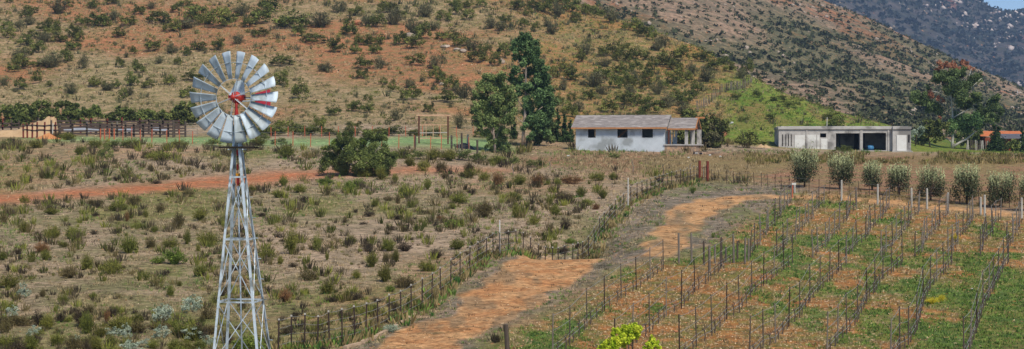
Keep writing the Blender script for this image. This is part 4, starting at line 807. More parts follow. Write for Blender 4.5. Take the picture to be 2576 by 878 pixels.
tree('shade_tree', 'dark green low tree under the large eucalyptus right of its trunk', 'tree', 240, ox + 560 * q, oy + 770 * q,
     [zl((560, 772, 6), (555, 700, 4), (550, 640, 2))], Zr([(470, 660, 40), (520, 650, 44), (580, 660, 44), (630, 660, 40), (500, 710, 36), (560, 700, 40), (620, 710, 34), (460, 700, 30), (650, 640, 30)], 'pepper'), DBARK, leaf=.26, seed=10)
tree('silver_shrub', 'pale silvery shrub behind the right end of the flat-roofed building', 'shrub', 226, ox + 120 * q, oy + 690 * q,
     [zl((120, 692, 4), (130, 620, 3), (160, 560, 1.6))], Zr([(90, 590, 26), (120, 580, 28), (150, 560, 26), (180, 545, 22), (110, 620, 28), (145, 600, 26), (175, 580, 22), (190, 560, 16)], 'sage'), DBARK, leaf=.22, seed=11)
cone(ox + 768 * q, oy + 795 * q, 226, 230 * q, 150 * q, 'solitary dark green conifer right of the large white-trunked eucalyptus', 41, name='conifer_tree', group=None)
cone(ox + 975 * q, oy + 800 * q, 228, 220 * q, 60 * q, 'narrow dark cypress at the right edge beside the brick house', 42, group=None)
tree('dark_bush', 'round dark green bush in front of the low brick house', 'shrub', 222, ox + 900 * q, oy + 800 * q, [zl((900, 802, 4), (900, 740, 3))], Zr([(870, 740, 36), (910, 720, 38), (940, 750, 34), (880, 770, 34), (920, 775, 34), (860, 770, 24)], 'oak'), DBARK, leaf=.25, seed=12)
# large shrub beside the red path
sx = lambda L_: [(644 + a * .5016, b * .5016, r * .5016, k) for a, b, r, k in L_]
tree('large_shrub', 'big spreading dark green shrub with dead grey branches beside the red path', 'shrub', 139, 903, 452,
     [[(903, 454, 4), (890, 430, 3), (870, 400, 2), (860, 380, 1)], [(903, 450, 4), (925, 420, 2.5), (945, 395, 1.6), (958, 372, .8)], [(903, 450, 3), (905, 410, 2), (915, 360, 1)], [(955, 400, 1), (946, 385, .8), (960, 366, .5)], [(940, 410, 1.2), (958, 398, .8), (968, 402, .5)]],
     sx([(380, 800, 40, 'oak'), (350, 840, 40, 'oak'), (420, 760, 44, 'oak'), (400, 840, 44, 'oak'), (460, 740, 44, 'oak'), (470, 800, 50, 'oak'), (440, 860, 44, 'oak'), (520, 760, 44, 'oak'), (540, 820, 50, 'oak'), (500, 870, 44, 'oak'), (590, 760, 44, 'oak'), (600, 820, 48, 'oak'), (580, 870, 44, 'oak'), (650, 780, 44, 'oak'), (670, 830, 42, 'oak'), (650, 870, 36, 'oak'), (700, 800, 30, 'oak'), (420, 715, 34, 'oak'), (460, 700, 30, 'oak'), (600, 700, 44, 'oak'), (640, 710, 34, 'oak'), (570, 690, 30, 'oak'), (385, 760, 30, 'oak'), (350, 760, 20, 'oak'), (540, 730, 28, 'bright'), (400, 740, 24, 'bright'), (490, 790, 26, 'bright'), (560, 830, 26, 'bright')]), WBARK, leaf=.13, seed=13, depth=.9, per=260, up=0)
# trees behind the corral
ck = [(60, 200, 90), (170, 190, 95), (330, 170, 95), (520, 110, 75), (780, 110, 70), (460, 240, 80), (640, 220, 90), (850, 220, 85), (1030, 220, 80), (1150, 190, 85), (930, 130, 40), (1510, 220, 120), (1830, 230, 80), (2000, 235, 85), (2180, 250, 60), (2330, 150, 100), (2370, 260, 90), (1650, 260, 60), (240, 260, 70)]
for i, (a, b, r) in enumerate(ck):
    px, y, rr = a * .2002, 239 + b * .2002, r * .2002
    dT = 206 + (i % 3) * 3 if b > 150 else 214
    cr = [(px + random.uniform(-1.15, 1.15) * rr, y + random.uniform(-.5, .75) * rr * .8, rr * random.uniform(.35, .5), 'oak') for _ in range(12)]
    yb_ = HY - float(zed(px, dT)) * 4000 / dT
    cr += [(px + random.uniform(-1.5, 1.5) * rr, random.uniform(min(y, yb_ - 8), yb_ - 2), rr * random.uniform(.3, .45), 'oak') for _ in range(13)]
    tree('scrub_oak', ('leftmost' if i == 0 else (ORD[sorted(range(len(ck)), key=lambda k: ck[k][0]).index(i)])) + ' dark scrub oak from the left in the row behind the corral' if i else 'leftmost dark scrub oak in the row behind the corral', 'tree', dT, px, yb_, [[(px, yb_ + 1, 2), (px + 1, (yb_ + y) / 2, 1.6), (px - 1, y, 1)]], cr, DBARK, leaf=.3, seed=50 + i, group='scrub oaks behind the corral')
for i, (px, y, w, h, lb) in enumerate([(1772, 378, 100, 92, 'big dark bush behind the porch of the grey-roofed house'), (1735, 378, 50, 60, 'dark bush showing through the porch columns'), (1660, 300, 50, 36, 'dark bush above the ridge end of the grey-roofed house')]):
    if i < 2: tree('dark_bush', lb, 'shrub', 196, px, y, [[(px, y + 1, 2), (px, y - h * .5, 1)]], [(px + random.uniform(-.5, .5) * w, y - random.uniform(.1, .85) * h, w * random.uniform(.16, .24), 'hillgrey' if k % 3 == 0 else 'oak') for k in range(30)], DBARK, leaf=.28, seed=80 + i)
# olive trees along the field road
OLV = [(2024, 470, 82, 80), (2112, 476, 74, 74), (2194, 478, 66, 60), (2262, 492, 70, 66), (2341, 505, 78, 72), (2432, 514, 84, 82), (2519, 522, 74, 76), (2597, 530, 80, 76)]
def olive_mesh(seed):
    g_ = np.random.default_rng(seed); parts = []
    for side in range(26):                       # upswept sprays of leaves
        a = g_.uniform(0, 6.28); rr = math.sqrt(g_.random()) * .36; c = np.array([rr * math.cos(a), rr * math.sin(a), g_.uniform(.16, .72)]); n = 130
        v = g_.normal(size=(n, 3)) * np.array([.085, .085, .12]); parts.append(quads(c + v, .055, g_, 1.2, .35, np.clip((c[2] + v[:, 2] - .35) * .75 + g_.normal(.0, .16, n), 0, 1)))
    for k in range(110):
        a = g_.uniform(0, 6.28); rr = math.sqrt(g_.random()) * .38; z0 = .5 + .25 * g_.random(); n = 14; t = np.linspace(0, 1, n)
        top = np.array([rr * 1.15 * math.cos(a), rr * 1.15 * math.sin(a), .78 + .24 * g_.random() - rr * .35]); b = np.array([rr * math.cos(a), rr * math.sin(a), z0 - .1])
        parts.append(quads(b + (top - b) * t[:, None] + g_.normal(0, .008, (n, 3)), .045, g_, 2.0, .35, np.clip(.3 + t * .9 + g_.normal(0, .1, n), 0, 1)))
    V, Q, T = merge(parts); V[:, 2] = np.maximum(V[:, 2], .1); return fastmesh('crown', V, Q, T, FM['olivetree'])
OM = [olive_mesh(s_) for s_ in range(4)]
for i, (px, y, w, h) in enumerate(OLV):
    p, d = G(px, y); s_ = d / 4000; W_, H_ = w * s_ * (1.06 + .08 * math.sin(i * 2.3)), h * s_ * 1.32
    rt = empty('olive_tree', p, 0, ['leftmost', 'second from left', 'third from left', 'fourth from left', 'fifth from left', 'sixth from left', 'seventh from left', 'rightmost, half cut by the frame,'][i] + ' of the silvery olive trees along the field road', 'tree', 'olive trees along the field road')
    m = MB()
    for k in range(5):
        a = k * 1.26 + i; m.tube([(0, 0, -.05), (.07 * math.cos(a), .07 * math.sin(a), H_ * .25), (W_ * .16 * math.cos(a), W_ * .16 * math.sin(a), H_ * .55)], [.07, .045, .02], 6)
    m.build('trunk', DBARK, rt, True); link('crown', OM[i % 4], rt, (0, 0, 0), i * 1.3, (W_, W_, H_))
# lime-green young trees in the vineyard
LM = [(1920, 640, 50), (1860, 670, 46), (1800, 690, 40), (1900, 700, 56), (1960, 680, 44), (1850, 740, 54), (1930, 750, 54), (1790, 750, 50), (1700, 700, 26), (1740, 680, 24), (1750, 800, 46), (1700, 850, 50), (1640, 830, 40), (1600, 870, 40), (1820, 800, 46), (1640, 880, 44), (1700, 900, 50), (1560, 910, 30)]
dl = 57.0; q = .3827 / 1.59; ox, oy = 1800 / 1.59, 1060 / 1.59
yb_ = HY - float(zed(1590, dl)) * 4000 / dl
tree('young_tree', 'bright lime-green young tree at the bottom edge of the vineyard', 'tree', dl, 1590, yb_, [[(1590, yb_ + 3, 3), (1592, 850, 2), (1590, 825, 1)], [(1590, 870, 1.6), (1560, 850, 1), (1540, 845, .6)]], zc(ox, oy, q, [(a, b, r * 1.35) for a, b, r in LM], 'lime'), DBARK, leaf=.08, seed=91, per=420)
tree('young_tree', 'smaller lime-green sapling right of the bright young tree, bottom edge', 'tree', dl, 1640, yb_, [[(1640, yb_ + 3, 2), (1640, 870, 1)]], zc(ox, oy, q, [(2120, 790, 40), (2080, 840, 44), (2160, 830, 44), (2110, 880, 50), (2040, 880, 34), (2190, 880, 30), (2110, 740, 14)], 'lime'), DBARK, leaf=.08, seed=92, per=420)

# ------------------------------------------------------------------ fences
TPOST = mat('dark_iron', lin(62, 46, 40), lin(42, 34, 32), 8, rough=.7); GWOOD = mat('grey_post_wood', lin(128, 118, 106), lin(92, 84, 76), 5, stretch=(3, 3, .6)); BWOOD = mat('dark_post_wood', lin(94, 82, 70), lin(64, 56, 50), 5, stretch=(3, 3, .6))
RUST = mat('rust_red', lin(132, 62, 48), lin(92, 44, 38), 6); RPOST = mat('orange_rust', lin(196, 104, 72), lin(150, 78, 56), 6); WIRE = mat('wire', lin(150, 148, 142), lin(120, 116, 110), 8, rough=.5, metal=.4)
WHITE = mat('white_paint', lin(206, 204, 196), lin(176, 174, 166), 3); CPOLE = mat('concrete_post', lin(184, 178, 166), lin(150, 144, 134), 3)
def fence(name, label, pts, h, w, mt, wires, wr=.008, group=None, cat='fence', jit=.03, seed=1, round_=False, tip=None):
    g_ = random.Random(seed); o = pts[0].copy(); root = empty(name, o, 0, label, cat, group); tops = []
    for i, p in enumerate(pts):
        hh = h * g_.uniform(.93, 1.07); q_ = p - o; t = q_ + Vector((g_.uniform(-jit, jit), g_.uniform(-jit, jit), 1)) * hh; m = MB()
        mm = mt[g_.randrange(len(mt))] if isinstance(mt, list) else mt
        if round_: m.tube([q_ - Vector((0, 0, .15)), (q_ + t) / 2, t], [w * .55, w * .52, w * .46], 6)
        else: m.bar(q_ - Vector((0, 0, .15)), t, w, w * .8)
        pp = m.build('post', mm, root)
        if tip:
            m = MB(); m.bar(q_ + (t - q_) * .96, t + Vector((0, 0, .01)), w * 1.15, w); m.build('tip', tip, pp)
        tops.append((q_, t))
    for f in wires:
        m = MB()
        for (a, b), (c, e) in zip(tops[:-1], tops[1:]):
            p = a + (b - a) * f; q_ = c + (e - c) * f; mid = (p + q_) / 2 - Vector((0, 0, .02)); m.tube([p, mid, q_], wr, 3, False)
        m.build('wire', WIRE, root)
    return root
RF = [(700,884),(733,875),(766,875),(799,873),(829,869),(861,862),(893,856),(920,843),(950,830),(979,815),(1009,804),(1035,790),(1062,776),(1086,754),(1108,738),(1133,720),(1157,704),(1181,684),(1202,670),(1223,655),(1240,642)]
rp = [G(a, b)[0] for a, b in RF]
dip = [(1257,87.5),(1278,88.4),(1298,89.5),(1316,90.2),(1335,91),(1353,91.6),(1371,92.1),(1389,92.5),(1405,92.8),(1422,93.1),(1440,93.5),(1454,93.9),(1467,94.3),(1481,95),(1495,96.3),(1508,98)]
rp += [pt(a, b) for a, b in dip]
rp += [G(a, b, 98)[0] for a, b in [(1521,585),(1534,565),(1547,551),(1559,540),(1570,530),(1587,514),(1603,502),(1615,495),(1627,491),(1637,488),(1648,484),(1658,478),(1668,476),(1679,473),(1690,472),(1701,469),(1711,467),(1719,465),(1729,460),(1737,459),(1746,457),(1753,456)]]
fence('wire_fence', 'dark iron post and wire fence running along the dirt road up to the rusty gate', rp, 1.3, .065, TPOST, (.2, .45, .7, .95), .010, tip=CPOLE)
def pole(name, px, y, h, w, m, label, cat='post', lean=0.0, dmin=20, group=None, kink=False, d=None):
    p = pt(px, d) if d else G(px, y, dmin)[0]; b = MB(); hh = h * (d or G(px, y, dmin)[1]) / 4000
    if kink: b.tube([p - Vector((0, 0, .1)), p + Vector((.05, 0, hh * .45)), p + Vector((-.04, 0, hh * .7)), p + Vector((lean * hh, 0, hh))], [w, w * .9, w * .8, w * .5], 6)
    else: b.tube([p - Vector((0, 0, .1)), p + Vector((lean * hh, 0, hh * .97)), p + Vector((lean * hh, 0, hh))], [w, w * .95, w * .6], 8)
    return tag(b.build(name, m), label, cat, group)
pole('fence_pole', 1257, 637, 90, .035, WHITE, 'tall thin white pole in the fence at the crest of the road', d=87.5)
pole('fence_pole', 1580, 521, 74, .035, WHITE, 'tall thin white pole in the fence beyond the dip', dmin=98)
for i, (px, y, h, ln, lb) in enumerate([(1592, 436, 36, -.1, 'white-flecked crooked wooden post standing in the brown field'), (1383, 426, 24, .2, 'pale bent wooden stake among the shrubs left of the house'), (1668, 442, 36, .3, 'dark crooked branch post bending right at the road fence'), (1736, 440, 30, .1, 'pale forked stake just left of the rusty gate'), (1290, 440, 26, .05, 'thin pale stake near the left part of the field')]):
    pole('wooden_stake', px, y, h, .05, GWOOD if i != 2 else BWOOD, lb, 'post', ln, kink=True)
# gate
ga, gb = G(1760, 455)[0], G(1780, 456)[0]; root = empty('rusty_gate', ga, 0, 'rust-red gate posts with pale slatted gate at the end of the road fence', 'gate')
for e in (Vector((0, 0, 0)), gb - ga):
    m = MB(); m.tube([e - Vector((0, 0, .1)), e + Vector((0, 0, 1.75))], .12, 8); m.build('gate_post', RUST, root)
for k in range(1, 6):
    e = (gb - ga) * k / 6 + Vector((0, .1, 0)); m = MB(); m.bar(e, e + Vector((0, 0, 1.35)), .05, .03); m.build('slat', CPOLE if k % 2 else RPOST, root)
for z in (.3, 1.2): m = MB(); m.bar(Vector((0, .06, z)), gb - ga + Vector((0, .06, z)), .04); m.build('rail', RUST, root)
fp = [G(a, b)[0] for a, b in zip(np.linspace(1792, 1985, 12), np.linspace(458, 478, 12))] + [G(a, b)[0] for a, b in zip(np.linspace(2010, 2590, 24), np.linspace(483, 527, 24))]
fence('wire_fence', 'thin black post and wire fence between the olive trees and the road', fp, 1.15, .045, TPOST, (.3, .6, .9), .008, seed=4, jit=.1)
pf = [(252,333),(263,335),(275,337),(287,337),(309,351),(331,353),(353,359),(382,357),(415,337),(447,339),(484,367),(692,365),(737,368),(781,372),(828,366),(917,366),(1003,373),(1042,374),(1086,374),(1110,374)]
pf = [(309,353),(331,354),(353,357),(382,358),(420,360),(452,361),(484,362),(536,363),(590,364),(645,365),(692,366),(737,367),(781,369),(828,369),(872,369),(917,370),(960,371),(1003,372),(1042,374),(1083,375),(1110,376),(1150,376),(1180,377)]
fence('wire_fence', 'orange rusty post and wire fence along the near side of the green pasture', [G(a, b)[0] for a, b in pf], 1.45, .09, RPOST, (.35, .65, .92), .01, seed=5)
fence('wire_fence', 'rusty post fence on the far side of the green pasture', [G(a, b)[0] for a, b in zip(np.linspace(640, 1190, 14), np.linspace(344, 343, 14))], 1.2, .09, RPOST, (.4, .9), .01, seed=6)
hf = [(1754,276),(1762,272),(1769,270),(1776,266),(1783,262),(1790,256),(1797,250),(1803,244),(1810,238),(1816,232),(1823,232),(1828,229),(1833,228),(1838,227),(1843,227),(1848,226),(1853,226),(1858,225),(1863,224),(1868,222),(1873,221),(1878,218),(1883,213),(1888,208)]
hp = []
for a, b in hf: hp += [G(a, b, 200)[0], G(a + 3, b + .5, 200)[0]]
fence('stick_fence', 'grey crooked stick fence climbing the hillside behind the house', hp, 1.4, .11, [GWOOD, BWOOD, GWOOD], (.5,), .012, seed=7, jit=.16, round_=True)
fence('stick_fence', 'weathered stick fence under the large white-trunked eucalyptus', [pt(a, 232) for a in np.linspace(2432, 2492, 14)], 1.5, .16, [GWOOD, BWOOD, CPOLE], (.5,), .012, seed=8, jit=.08, round_=True)
# corral
CW = mat('corral_rail_wood', lin(98, 82, 72), lin(60, 50, 46), 4, stretch=(.5, 3, 3))
def corral(name, label, xs, ys, d, hs, rails, mt, thick=.2, seed=1):
    g_ = random.Random(seed); P_ = [pt(x, d) for x in xs]; o = P_[0].copy(); root = empty(name, o, 0, label, 'fence')
    for i, p in enumerate(P_):
        m = MB(); e = p - o; h = hs[i % len(hs)] * g_.uniform(.9, 1.1); m.tube([e - Vector((0, 0, .2)), e + Vector((g_.uniform(-.05, .05), 0, h))], [thick * .5, thick * .45], 7); m.build('post', mt[g_.randrange(len(mt))], root)
    for z in rails:
        for a, b in zip(P_[:-1], P_[1:]):
            if (a - b).length > 7: continue
            m = MB(); m.bar(a - o + Vector((-.1, -.14, z + g_.uniform(-.06, .06))), b - o + Vector((.1, -.14, z + g_.uniform(-.06, .06))), .06, g_.uniform(.14, .22)); m.build('rail', CW, root)
    return root
z7 = lambda a: a * .2002
corral('corral_fence', 'weathered wooden corral fence with many rails left of the windmill wheel', [z7(a) for a in (750, 912, 1093, 1263, 1408, 1474, 1580, 1685, 1800, 1908, 2012, 2115, 2190, 2330)], None, 187, [1.75], (.35, .7, 1.05, 1.4), [GWOOD, BWOOD, BWOOD], .26)
corral('corral_fence', 'darker rear line of the wooden corral fence', [z7(a) for a in (480, 570, 700, 890, 1015, 1140, 1350, 1530, 1760, 1870, 2050, 2250)], None, 194, [1.9], (.45, .85, 1.25, 1.6), [BWOOD, RUST], .24, 2)
corral('corral_fence', 'rust-red post and rail fence at the left end of the corral', [z7(a) for a in (-60, 35, 140, 240)], None, 192, [1.8], (.5, .9, 1.35), [RUST, BWOOD], .2, 3)
corral('corral_fence', 'tall rust-red corral posts with two rails beside the dirt mound', [z7(a) for a in (295, 345, 405, 467, 560, 640, 695, 745)], None, 184, [1.75, 1.7, 1.75, 2.0, 1.8, 2.2], (.9, 1.45), [RUST, RUST, BWOOD], .22, 4)
pole('corral_post', z7(2180), 0, 44, .14, BWOOD, 'tall twin dark post standing above the right part of the corral', d=186)
pole('white_pole', z7(657), 0, 38, .05, WHITE, 'thin white pole leaning at the left part of the corral', d=183.5, lean=.05)
for k, a in enumerate((1262, 1315, 1373, 1436)):
    pole('iron_post', z7(a), 0, 27, .07, RPOST, ORD[k] + ' from left of four bright orange posts before the corral', d=181, group='orange posts before the corral', lean=random.uniform(-.03, .03))
a, b = pt(z7(2340), 187), pt(z7(2480), 187); root = empty('corral_gate', a, 0, 'light tubular metal gate panel at the right end of the corral', 'gate')
m = MB(); e = b - a
m.tube([Vector((0, 0, .1)), Vector((0, 0, 1.6)), e + Vector((0, 0, 1.6)), e + Vector((0, 0, .1)), Vector((0, 0, .1))], .035, 6); m.build('gate_frame', WIRE, root)
for z in (.4, .7, 1.0, 1.3): m = MB(); m.tube([Vector((0, 0, z)), e + Vector((0, 0, z))], .025, 6); m.build('bar', WIRE, root)
TR_ = mat('trough_sheet', lin(176, 182, 192), lin(150, 156, 168), 1)
for xa, xb, lb in ((800, 1240, 'long pale metal water trough seen through the corral rails'), (1480, 1660, 'short pale trough in the middle of the corral'), (1910, 2100, 'pale trough near the right end of the corral')):
    a, b = pt(z7(xa), 190.5), pt(z7(xb), 190.5); L_ = (b - a).length; root = empty('water_trough', a, 0, lb, 'trough')
    m = MB()
    for x0, x1, y0, y1, z0, z1 in ((0, L_, 0, .05, .45, .95), (0, L_, .85, .9, .45, .95), (0, .05, .05, .85, .45, .95), (L_ - .05, L_, .05, .85, .45, .95), (.05, L_ - .05, .05, .85, .45, .5)): m.bx(x0, x1, y0, y1, z0, z1)
    m.build('basin', TR_, root)
    for x0 in (.3, L_ - .5): m = MB(); m.bx(x0, x0 + .15, .1, .8, -.1, .45); m.build('leg', BWOOD, root)
# dirt mound
def mound(name, px, d, w, h, dep, m_, label, cat, seed=1, prof=None):
    n = 26; t = np.linspace(-1, 1, n); Xm, Ym = np.meshgrid(t, t, indexing='ij'); r = np.sqrt((Xm) ** 2 + Ym ** 2)
    hh = np.clip(1 - r, 0, 1) ** .8 if prof is None else prof(Xm, Ym); o = pt(px, d)
    Z_ = hh * h * (1 + (fbm(Xm * 4 + seed, Ym * 4, 3) - .5) * .5) - .15; V = np.stack([Xm * w / 2, Ym * dep / 2, Z_], -1).reshape(-1, 3)
    i = np.arange((n - 1) ** 2); r_ = i // (n - 1); c = i % (n - 1); q_ = r_ * n + c; Q = np.stack([q_, q_ + n, q_ + n + 1, q_ + 1], -1)
    return tag(link(name, fastmesh(name, V, Q, None, m_, True), None, o), label, cat)
DIRT = mat('bare_dirt', lin(190, 160, 122), lin(166, 136, 100), 1.5, bump=.04); ODIRT = mat('orange_dirt', lin(196, 138, 88), lin(170, 110, 68), 2, bump=.04)
mound('dirt_mound', 62, 188, 7.2, 2.3, 6, DIRT, 'smooth tan dirt ramp at the left end of the corral', 'mound', prof=lambda x, y: np.clip(.45 + .6 * x, 0.35, 1) * np.clip((1 - np.abs(y)) * 2.2, 0, 1) * np.clip((1 - x) * 30, 0, 1) * np.clip((1 + x) * 3, 0, 1))
mound('dirt_mound', 122, 183, 3.6, .75, 2.5, ODIRT, 'low orange dirt heap between the tall corral posts', 'mound', 2)
mound('gravel_heap', 1920, 205, 2.4, .7, 2, DIRT, 'small pale gravel heap left of the flat-roofed building', 'heap', 3)
# timber frame at the pasture
TW = mat('timber', lin(206, 170, 140), lin(170, 130, 100), 3)
d = 174; o = pt(1054, d); s = d / 4000; root = empty('timber_gateway', o, 0, 'tall timber frame of two dark posts under a pale beam at the pasture', 'gateway')
for x in (0, 73): m = MB(); m.bar((x * s, 0, -.1), (x * s, 0, 3.0), .17, .17); m.build('post', BRDOOR, root)
m = MB(); m.bar((-7 * s, 0, 3.08), (80 * s, 0, 3.04), .2, .16); m.build('crossbeam', TW, root)
for z, mm in ((2.0 - .0, TW), (1.15, CPOLE), (.55, TW)): m = MB(); m.bar((2 * s, -.1, z), (71 * s, -.1, z + .03), .07, .1); m.build('rail', mm, root)
for x in (18, 36, 54): m = MB(); m.bar((x * s, -.14, .5), (x * s, -.14, 2.0), .06, .06); m.build('upright', TW, root)
for i, (px, y, h, lb) in enumerate([(1044, 376, 34, 'dark post just left of the timber frame'), (1136, 374, 34, 'dark post just right of the timber frame'), (1162, 378, 44, 'tallest dark post above the black scrap heap'), (1176, 374, 36, 'white-splashed post behind the black scrap heap'), (1201, 388, 36, 'dark post between the scrap heap and the bushy tree')]):
    pole('wooden_post', px, y, h, .11, BWOOD if i != 3 else CPOLE, lb, lean=random.uniform(-.03, .03))
BLK = mat('black_plastic', lin(40, 42, 48), lin(26, 28, 32), 3, rough=.5, bump=.03)
mound('scrap_heap', 1167, 173, 2.5, .85, 1.6, BLK, 'black tarpaulin-covered scrap heap beside the bushy tree', 'heap', 5)
for k, (px, ln, h) in enumerate(((1150, -.3, 24), (1155, .0, 30), (1180, .05, 26))): pole('leaning_stick', px, 386, h, .05, GWOOD if k else BWOOD, ('leftmost', 'middle', 'rightmost')[k] + ' thin stick leaning at the black scrap heap', 'stick', ln)

# ------------------------------------------------------------------ vineyard
NEAR = [[(1433,869),(1669,677)], [(1634,837),(1844,661)], [(1752,873),(1993,660)], [(1920,876),(2130,662)], [(2107,864),(2270,660)], [(2264,884),(2395,660)], [(2441,880),(2540,652)], [(2600,870),(2680,660)], [(1290,890),(1420,800)]]
PTS = {0: [(1390,905),(1433,869),(1477,824),(1521,782),(1563,751),(1601,730),(1636,703),(1669,677)], 1: [(1545,908),(1590,872),(1634,837),(1676,797),(1714,777),(1748,735),(1782,708),(1811,681),(1844,661)], 2: [(1710,910),(1752,873),(1791,846),(1828,804),(1860,787),(1892,741),(1921,719),(1947,698),(1972,678),(1993,662)],
 3: [(1885,912),(1920,876),(1951,863),(1984,821),(2012,800),(2038,757),(2063,730),(2087,707),(2110,684),(2130,665)], 4: [(2080,895),(2107,864),(2130,841),(2156,811),(2181,758),(2201,736),(2222,702),(2242,688),(2270,662)], 5: [(2240,912),(2264,884),(2285,868),(2305,835),(2323,763),(2340,727),(2357,708),(2374,691),(2395,664)], 6: [(2425,912),(2441,876),(2456,833),(2474,775),(2487,752),(2498,729),(2511,705),(2524,680),(2537,660)], 7: [(2590,880),(2604,830),(2618,780),(2632,735),(2646,700)]}
VN = FM['grey']
def vine_mesh(seed):
    g_ = np.random.default_rng(seed); r = random.Random(seed); m = MB(); m.tube([(0, 0, -.05), (.03, .02, .22), (0, 0, .42)], [.03, .024, .024], 5)
    for sgn in (-1, 1): m.tube([(0, 0, .4), (0, sgn * .25, .47), (.02, sgn * .5, .48 + r.uniform(-.05, .05))], [.02, .013, .006], 4)
    for k in range(7): y0 = r.uniform(-.5, .5); m.tube([(0, y0, .46), (r.uniform(-.2, .2), y0 + r.uniform(-.15, .15), .46 + r.uniform(-.1, .3))], [.007, .004], 3)
    return m
VB = mat('vine_bark', lin(96, 82, 72), lin(62, 52, 48), 9)
vms = [vine_mesh(k) for k in range(4)]; vmesh = []
for k in range(4):
    o = vms[k].build('grapevine', VB); vmesh.append(o.data); bpy.data.objects.remove(o)
nvine = 0; vine_rest = []
def trellis(pts, label, vlabel, near=True, seed=1, step=1.4):
    global nvine
    o = fence('vine_trellis', label, pts, 1.62 if near else 1.5, .054 if near else .068, [BWOOD, GWOOD, BWOOD, TPOST] if near else [GWOOD, BWOOD, GWOOD], (.3, .62, .95), .009 if near else .008, 'post and wire rows of the vineyard', 'trellis', jit=.03 if near else .06, seed=seed, round_=True)
    m = MB(); m.tube([p - pts[0] + Vector((0, 0, .28 + .04 * math.sin(i * 2.1))) for i, p in enumerate(pts)], .013, 4); m.build('drip_line', WIRE, o)
    r = random.Random(seed)
    for a, b in zip(pts[:-1], pts[1:]):
        L_ = (b - a).length; n = max(1, int(L_ / step)); ang = math.atan2(b.y - a.y, b.x - a.x) - math.pi / 2
        for k in range(n):
            p = a + (b - a) * ((k + .5) / n); z = zw(p.x, p.y)
            if nvine >= 290: vine_rest.append((p.x, p.y, z)); continue
            v = link('grapevine', vmesh[r.randrange(4)], None, (p.x, p.y, z), ang, (1, 1, r.uniform(.8, 1.2))); tag(v, vlabel, 'grapevine', 'dormant grapevines along the trellis rows'); nvine += 1
for k in range(8):
    trellis([G(a, b)[0] for a, b in PTS[k]], (ORD[k] + ' trellis row from the dirt road in the near vineyard block') if k < 7 else 'trellis row at the right edge of the near vineyard block', 'bare dormant grapevine in the ' + ORD[k] + ' near vineyard row from the road', True, 20 + k)
FS = [(1888, 648, 1988, 508), (1960, 646, 2072, 513), (2046, 648, 2158, 518), (2134, 648, 2236, 524), (2222, 648, 2312, 530), (2306, 648, 2384, 538), (2386, 646, 2452, 545), (2460, 644, 2512, 552), (2530, 640, 2568, 560)]
for k, (a, b, c, e) in enumerate(FS):
    p0, d0 = G(a, b); p1, d1 = G(c, e); n = max(5, int((p1 - p0).length / 2.9)); pts = []
    for i in range(n + 1):
        f = i / n; dd = d0 + (d1 - d0) * f; x = p0.x + (p1.x - p0.x) * f + random.uniform(-.15, .15); pts.append(pt(x / dd * 4000 + CX, dd))
    trellis(pts, ORD[k] + ' trellis row from the left in the far vineyard block', 'bare dormant grapevine in the ' + ORD[k] + ' far vineyard row from the left', False, 40 + k, 1.9)
if vine_rest:
    V = []; 
    m = MB()
    for p in vine_rest: m.tube([p, (p[0] + .03, p[1], p[2] + .3), (p[0], p[1], p[2] + .6)], [.04, .03, .02], 4); m.tube([(p[0] + .01, p[1] - .5, p[2] + .6), (p[0], p[1] + .5, p[2] + .62)], [.02, .02], 3)
    tag(m.build('distant_grapevines', VB), 'bare grapevines in the farthest vineyard rows', 'grapevines', kind='stuff')
# end posts of the terrace edge
for k, (x, y, h) in enumerate([(1669, 677, 84), (1708, 664, 78), (1740, 660, 74), (1771, 668, 62), (1786, 682, 66), (1799, 664, 50), (1815, 672, 76), (1826, 660, 40), (1846, 662, 74), (1855, 656, 50), (1874, 664, 66), (1883, 656, 56)]):
    if k == 0: continue
    pole('terrace_post', x, y, h, .055, GWOOD if k % 3 else BWOOD, ORD[k - 1] + ' weathered post from left along the terrace edge above the dip', 'post', random.uniform(-.02, .02), group='posts on the terrace edge')
for k, (x, yt, yb2) in enumerate([(1999, 462, 486), (2117, 453, 506), (2208, 463, 516), (2293, 473, 522), (2332, 474, 526), (2385, 484, 530), (2467, 496, 541), (2477, 490, 543), (2570, 497, 549)]):
    pole('concrete_post', x, yb2, yb2 - yt, .075, CPOLE, ('leftmost' if k == 0 else ORD[k] + ' from left') + ' pale concrete post at the far edge of the vineyard', 'post', group='pale posts along the vineyard edge')
pole('wooden_post', 1277, 885, 70, .09, BWOOD, 'thick dark leaning post at the bottom edge beside the road', 'post', -.06)
# sign on its rusty post
p, d = G(1992, 556); p2, d2 = G(1993, 497); root = empty('marker_sign', p2, 0, 'rusty post with small white tag where the road bends right', 'sign')
m = MB(); m.bar((0, 0, -.1), (.05, 0, 1.15), .07); m.build('post', RPOST, root)
m = MB(); m.box((.12, -.05, 1.05), (.34, .02, .16)); m.build('tag', WHITE, root)
# concrete kerb along the fence
kp = [G(a, b)[0] for a, b in [(868, 878), (905, 866), (950, 848), (1000, 820), (1042, 793)]]; m = MB()
for a, b in zip(kp[:-1], kp[1:]): m.bar(a + Vector((0, 0, .05)), b + Vector((0, 0, .02)), .16, .14)
tag(m.build('concrete_kerb', mat('kerb_concrete', lin(186, 160, 132), lin(156, 132, 108), 2)), 'sand-coloured concrete kerb under the fence near the windmill', 'kerb')
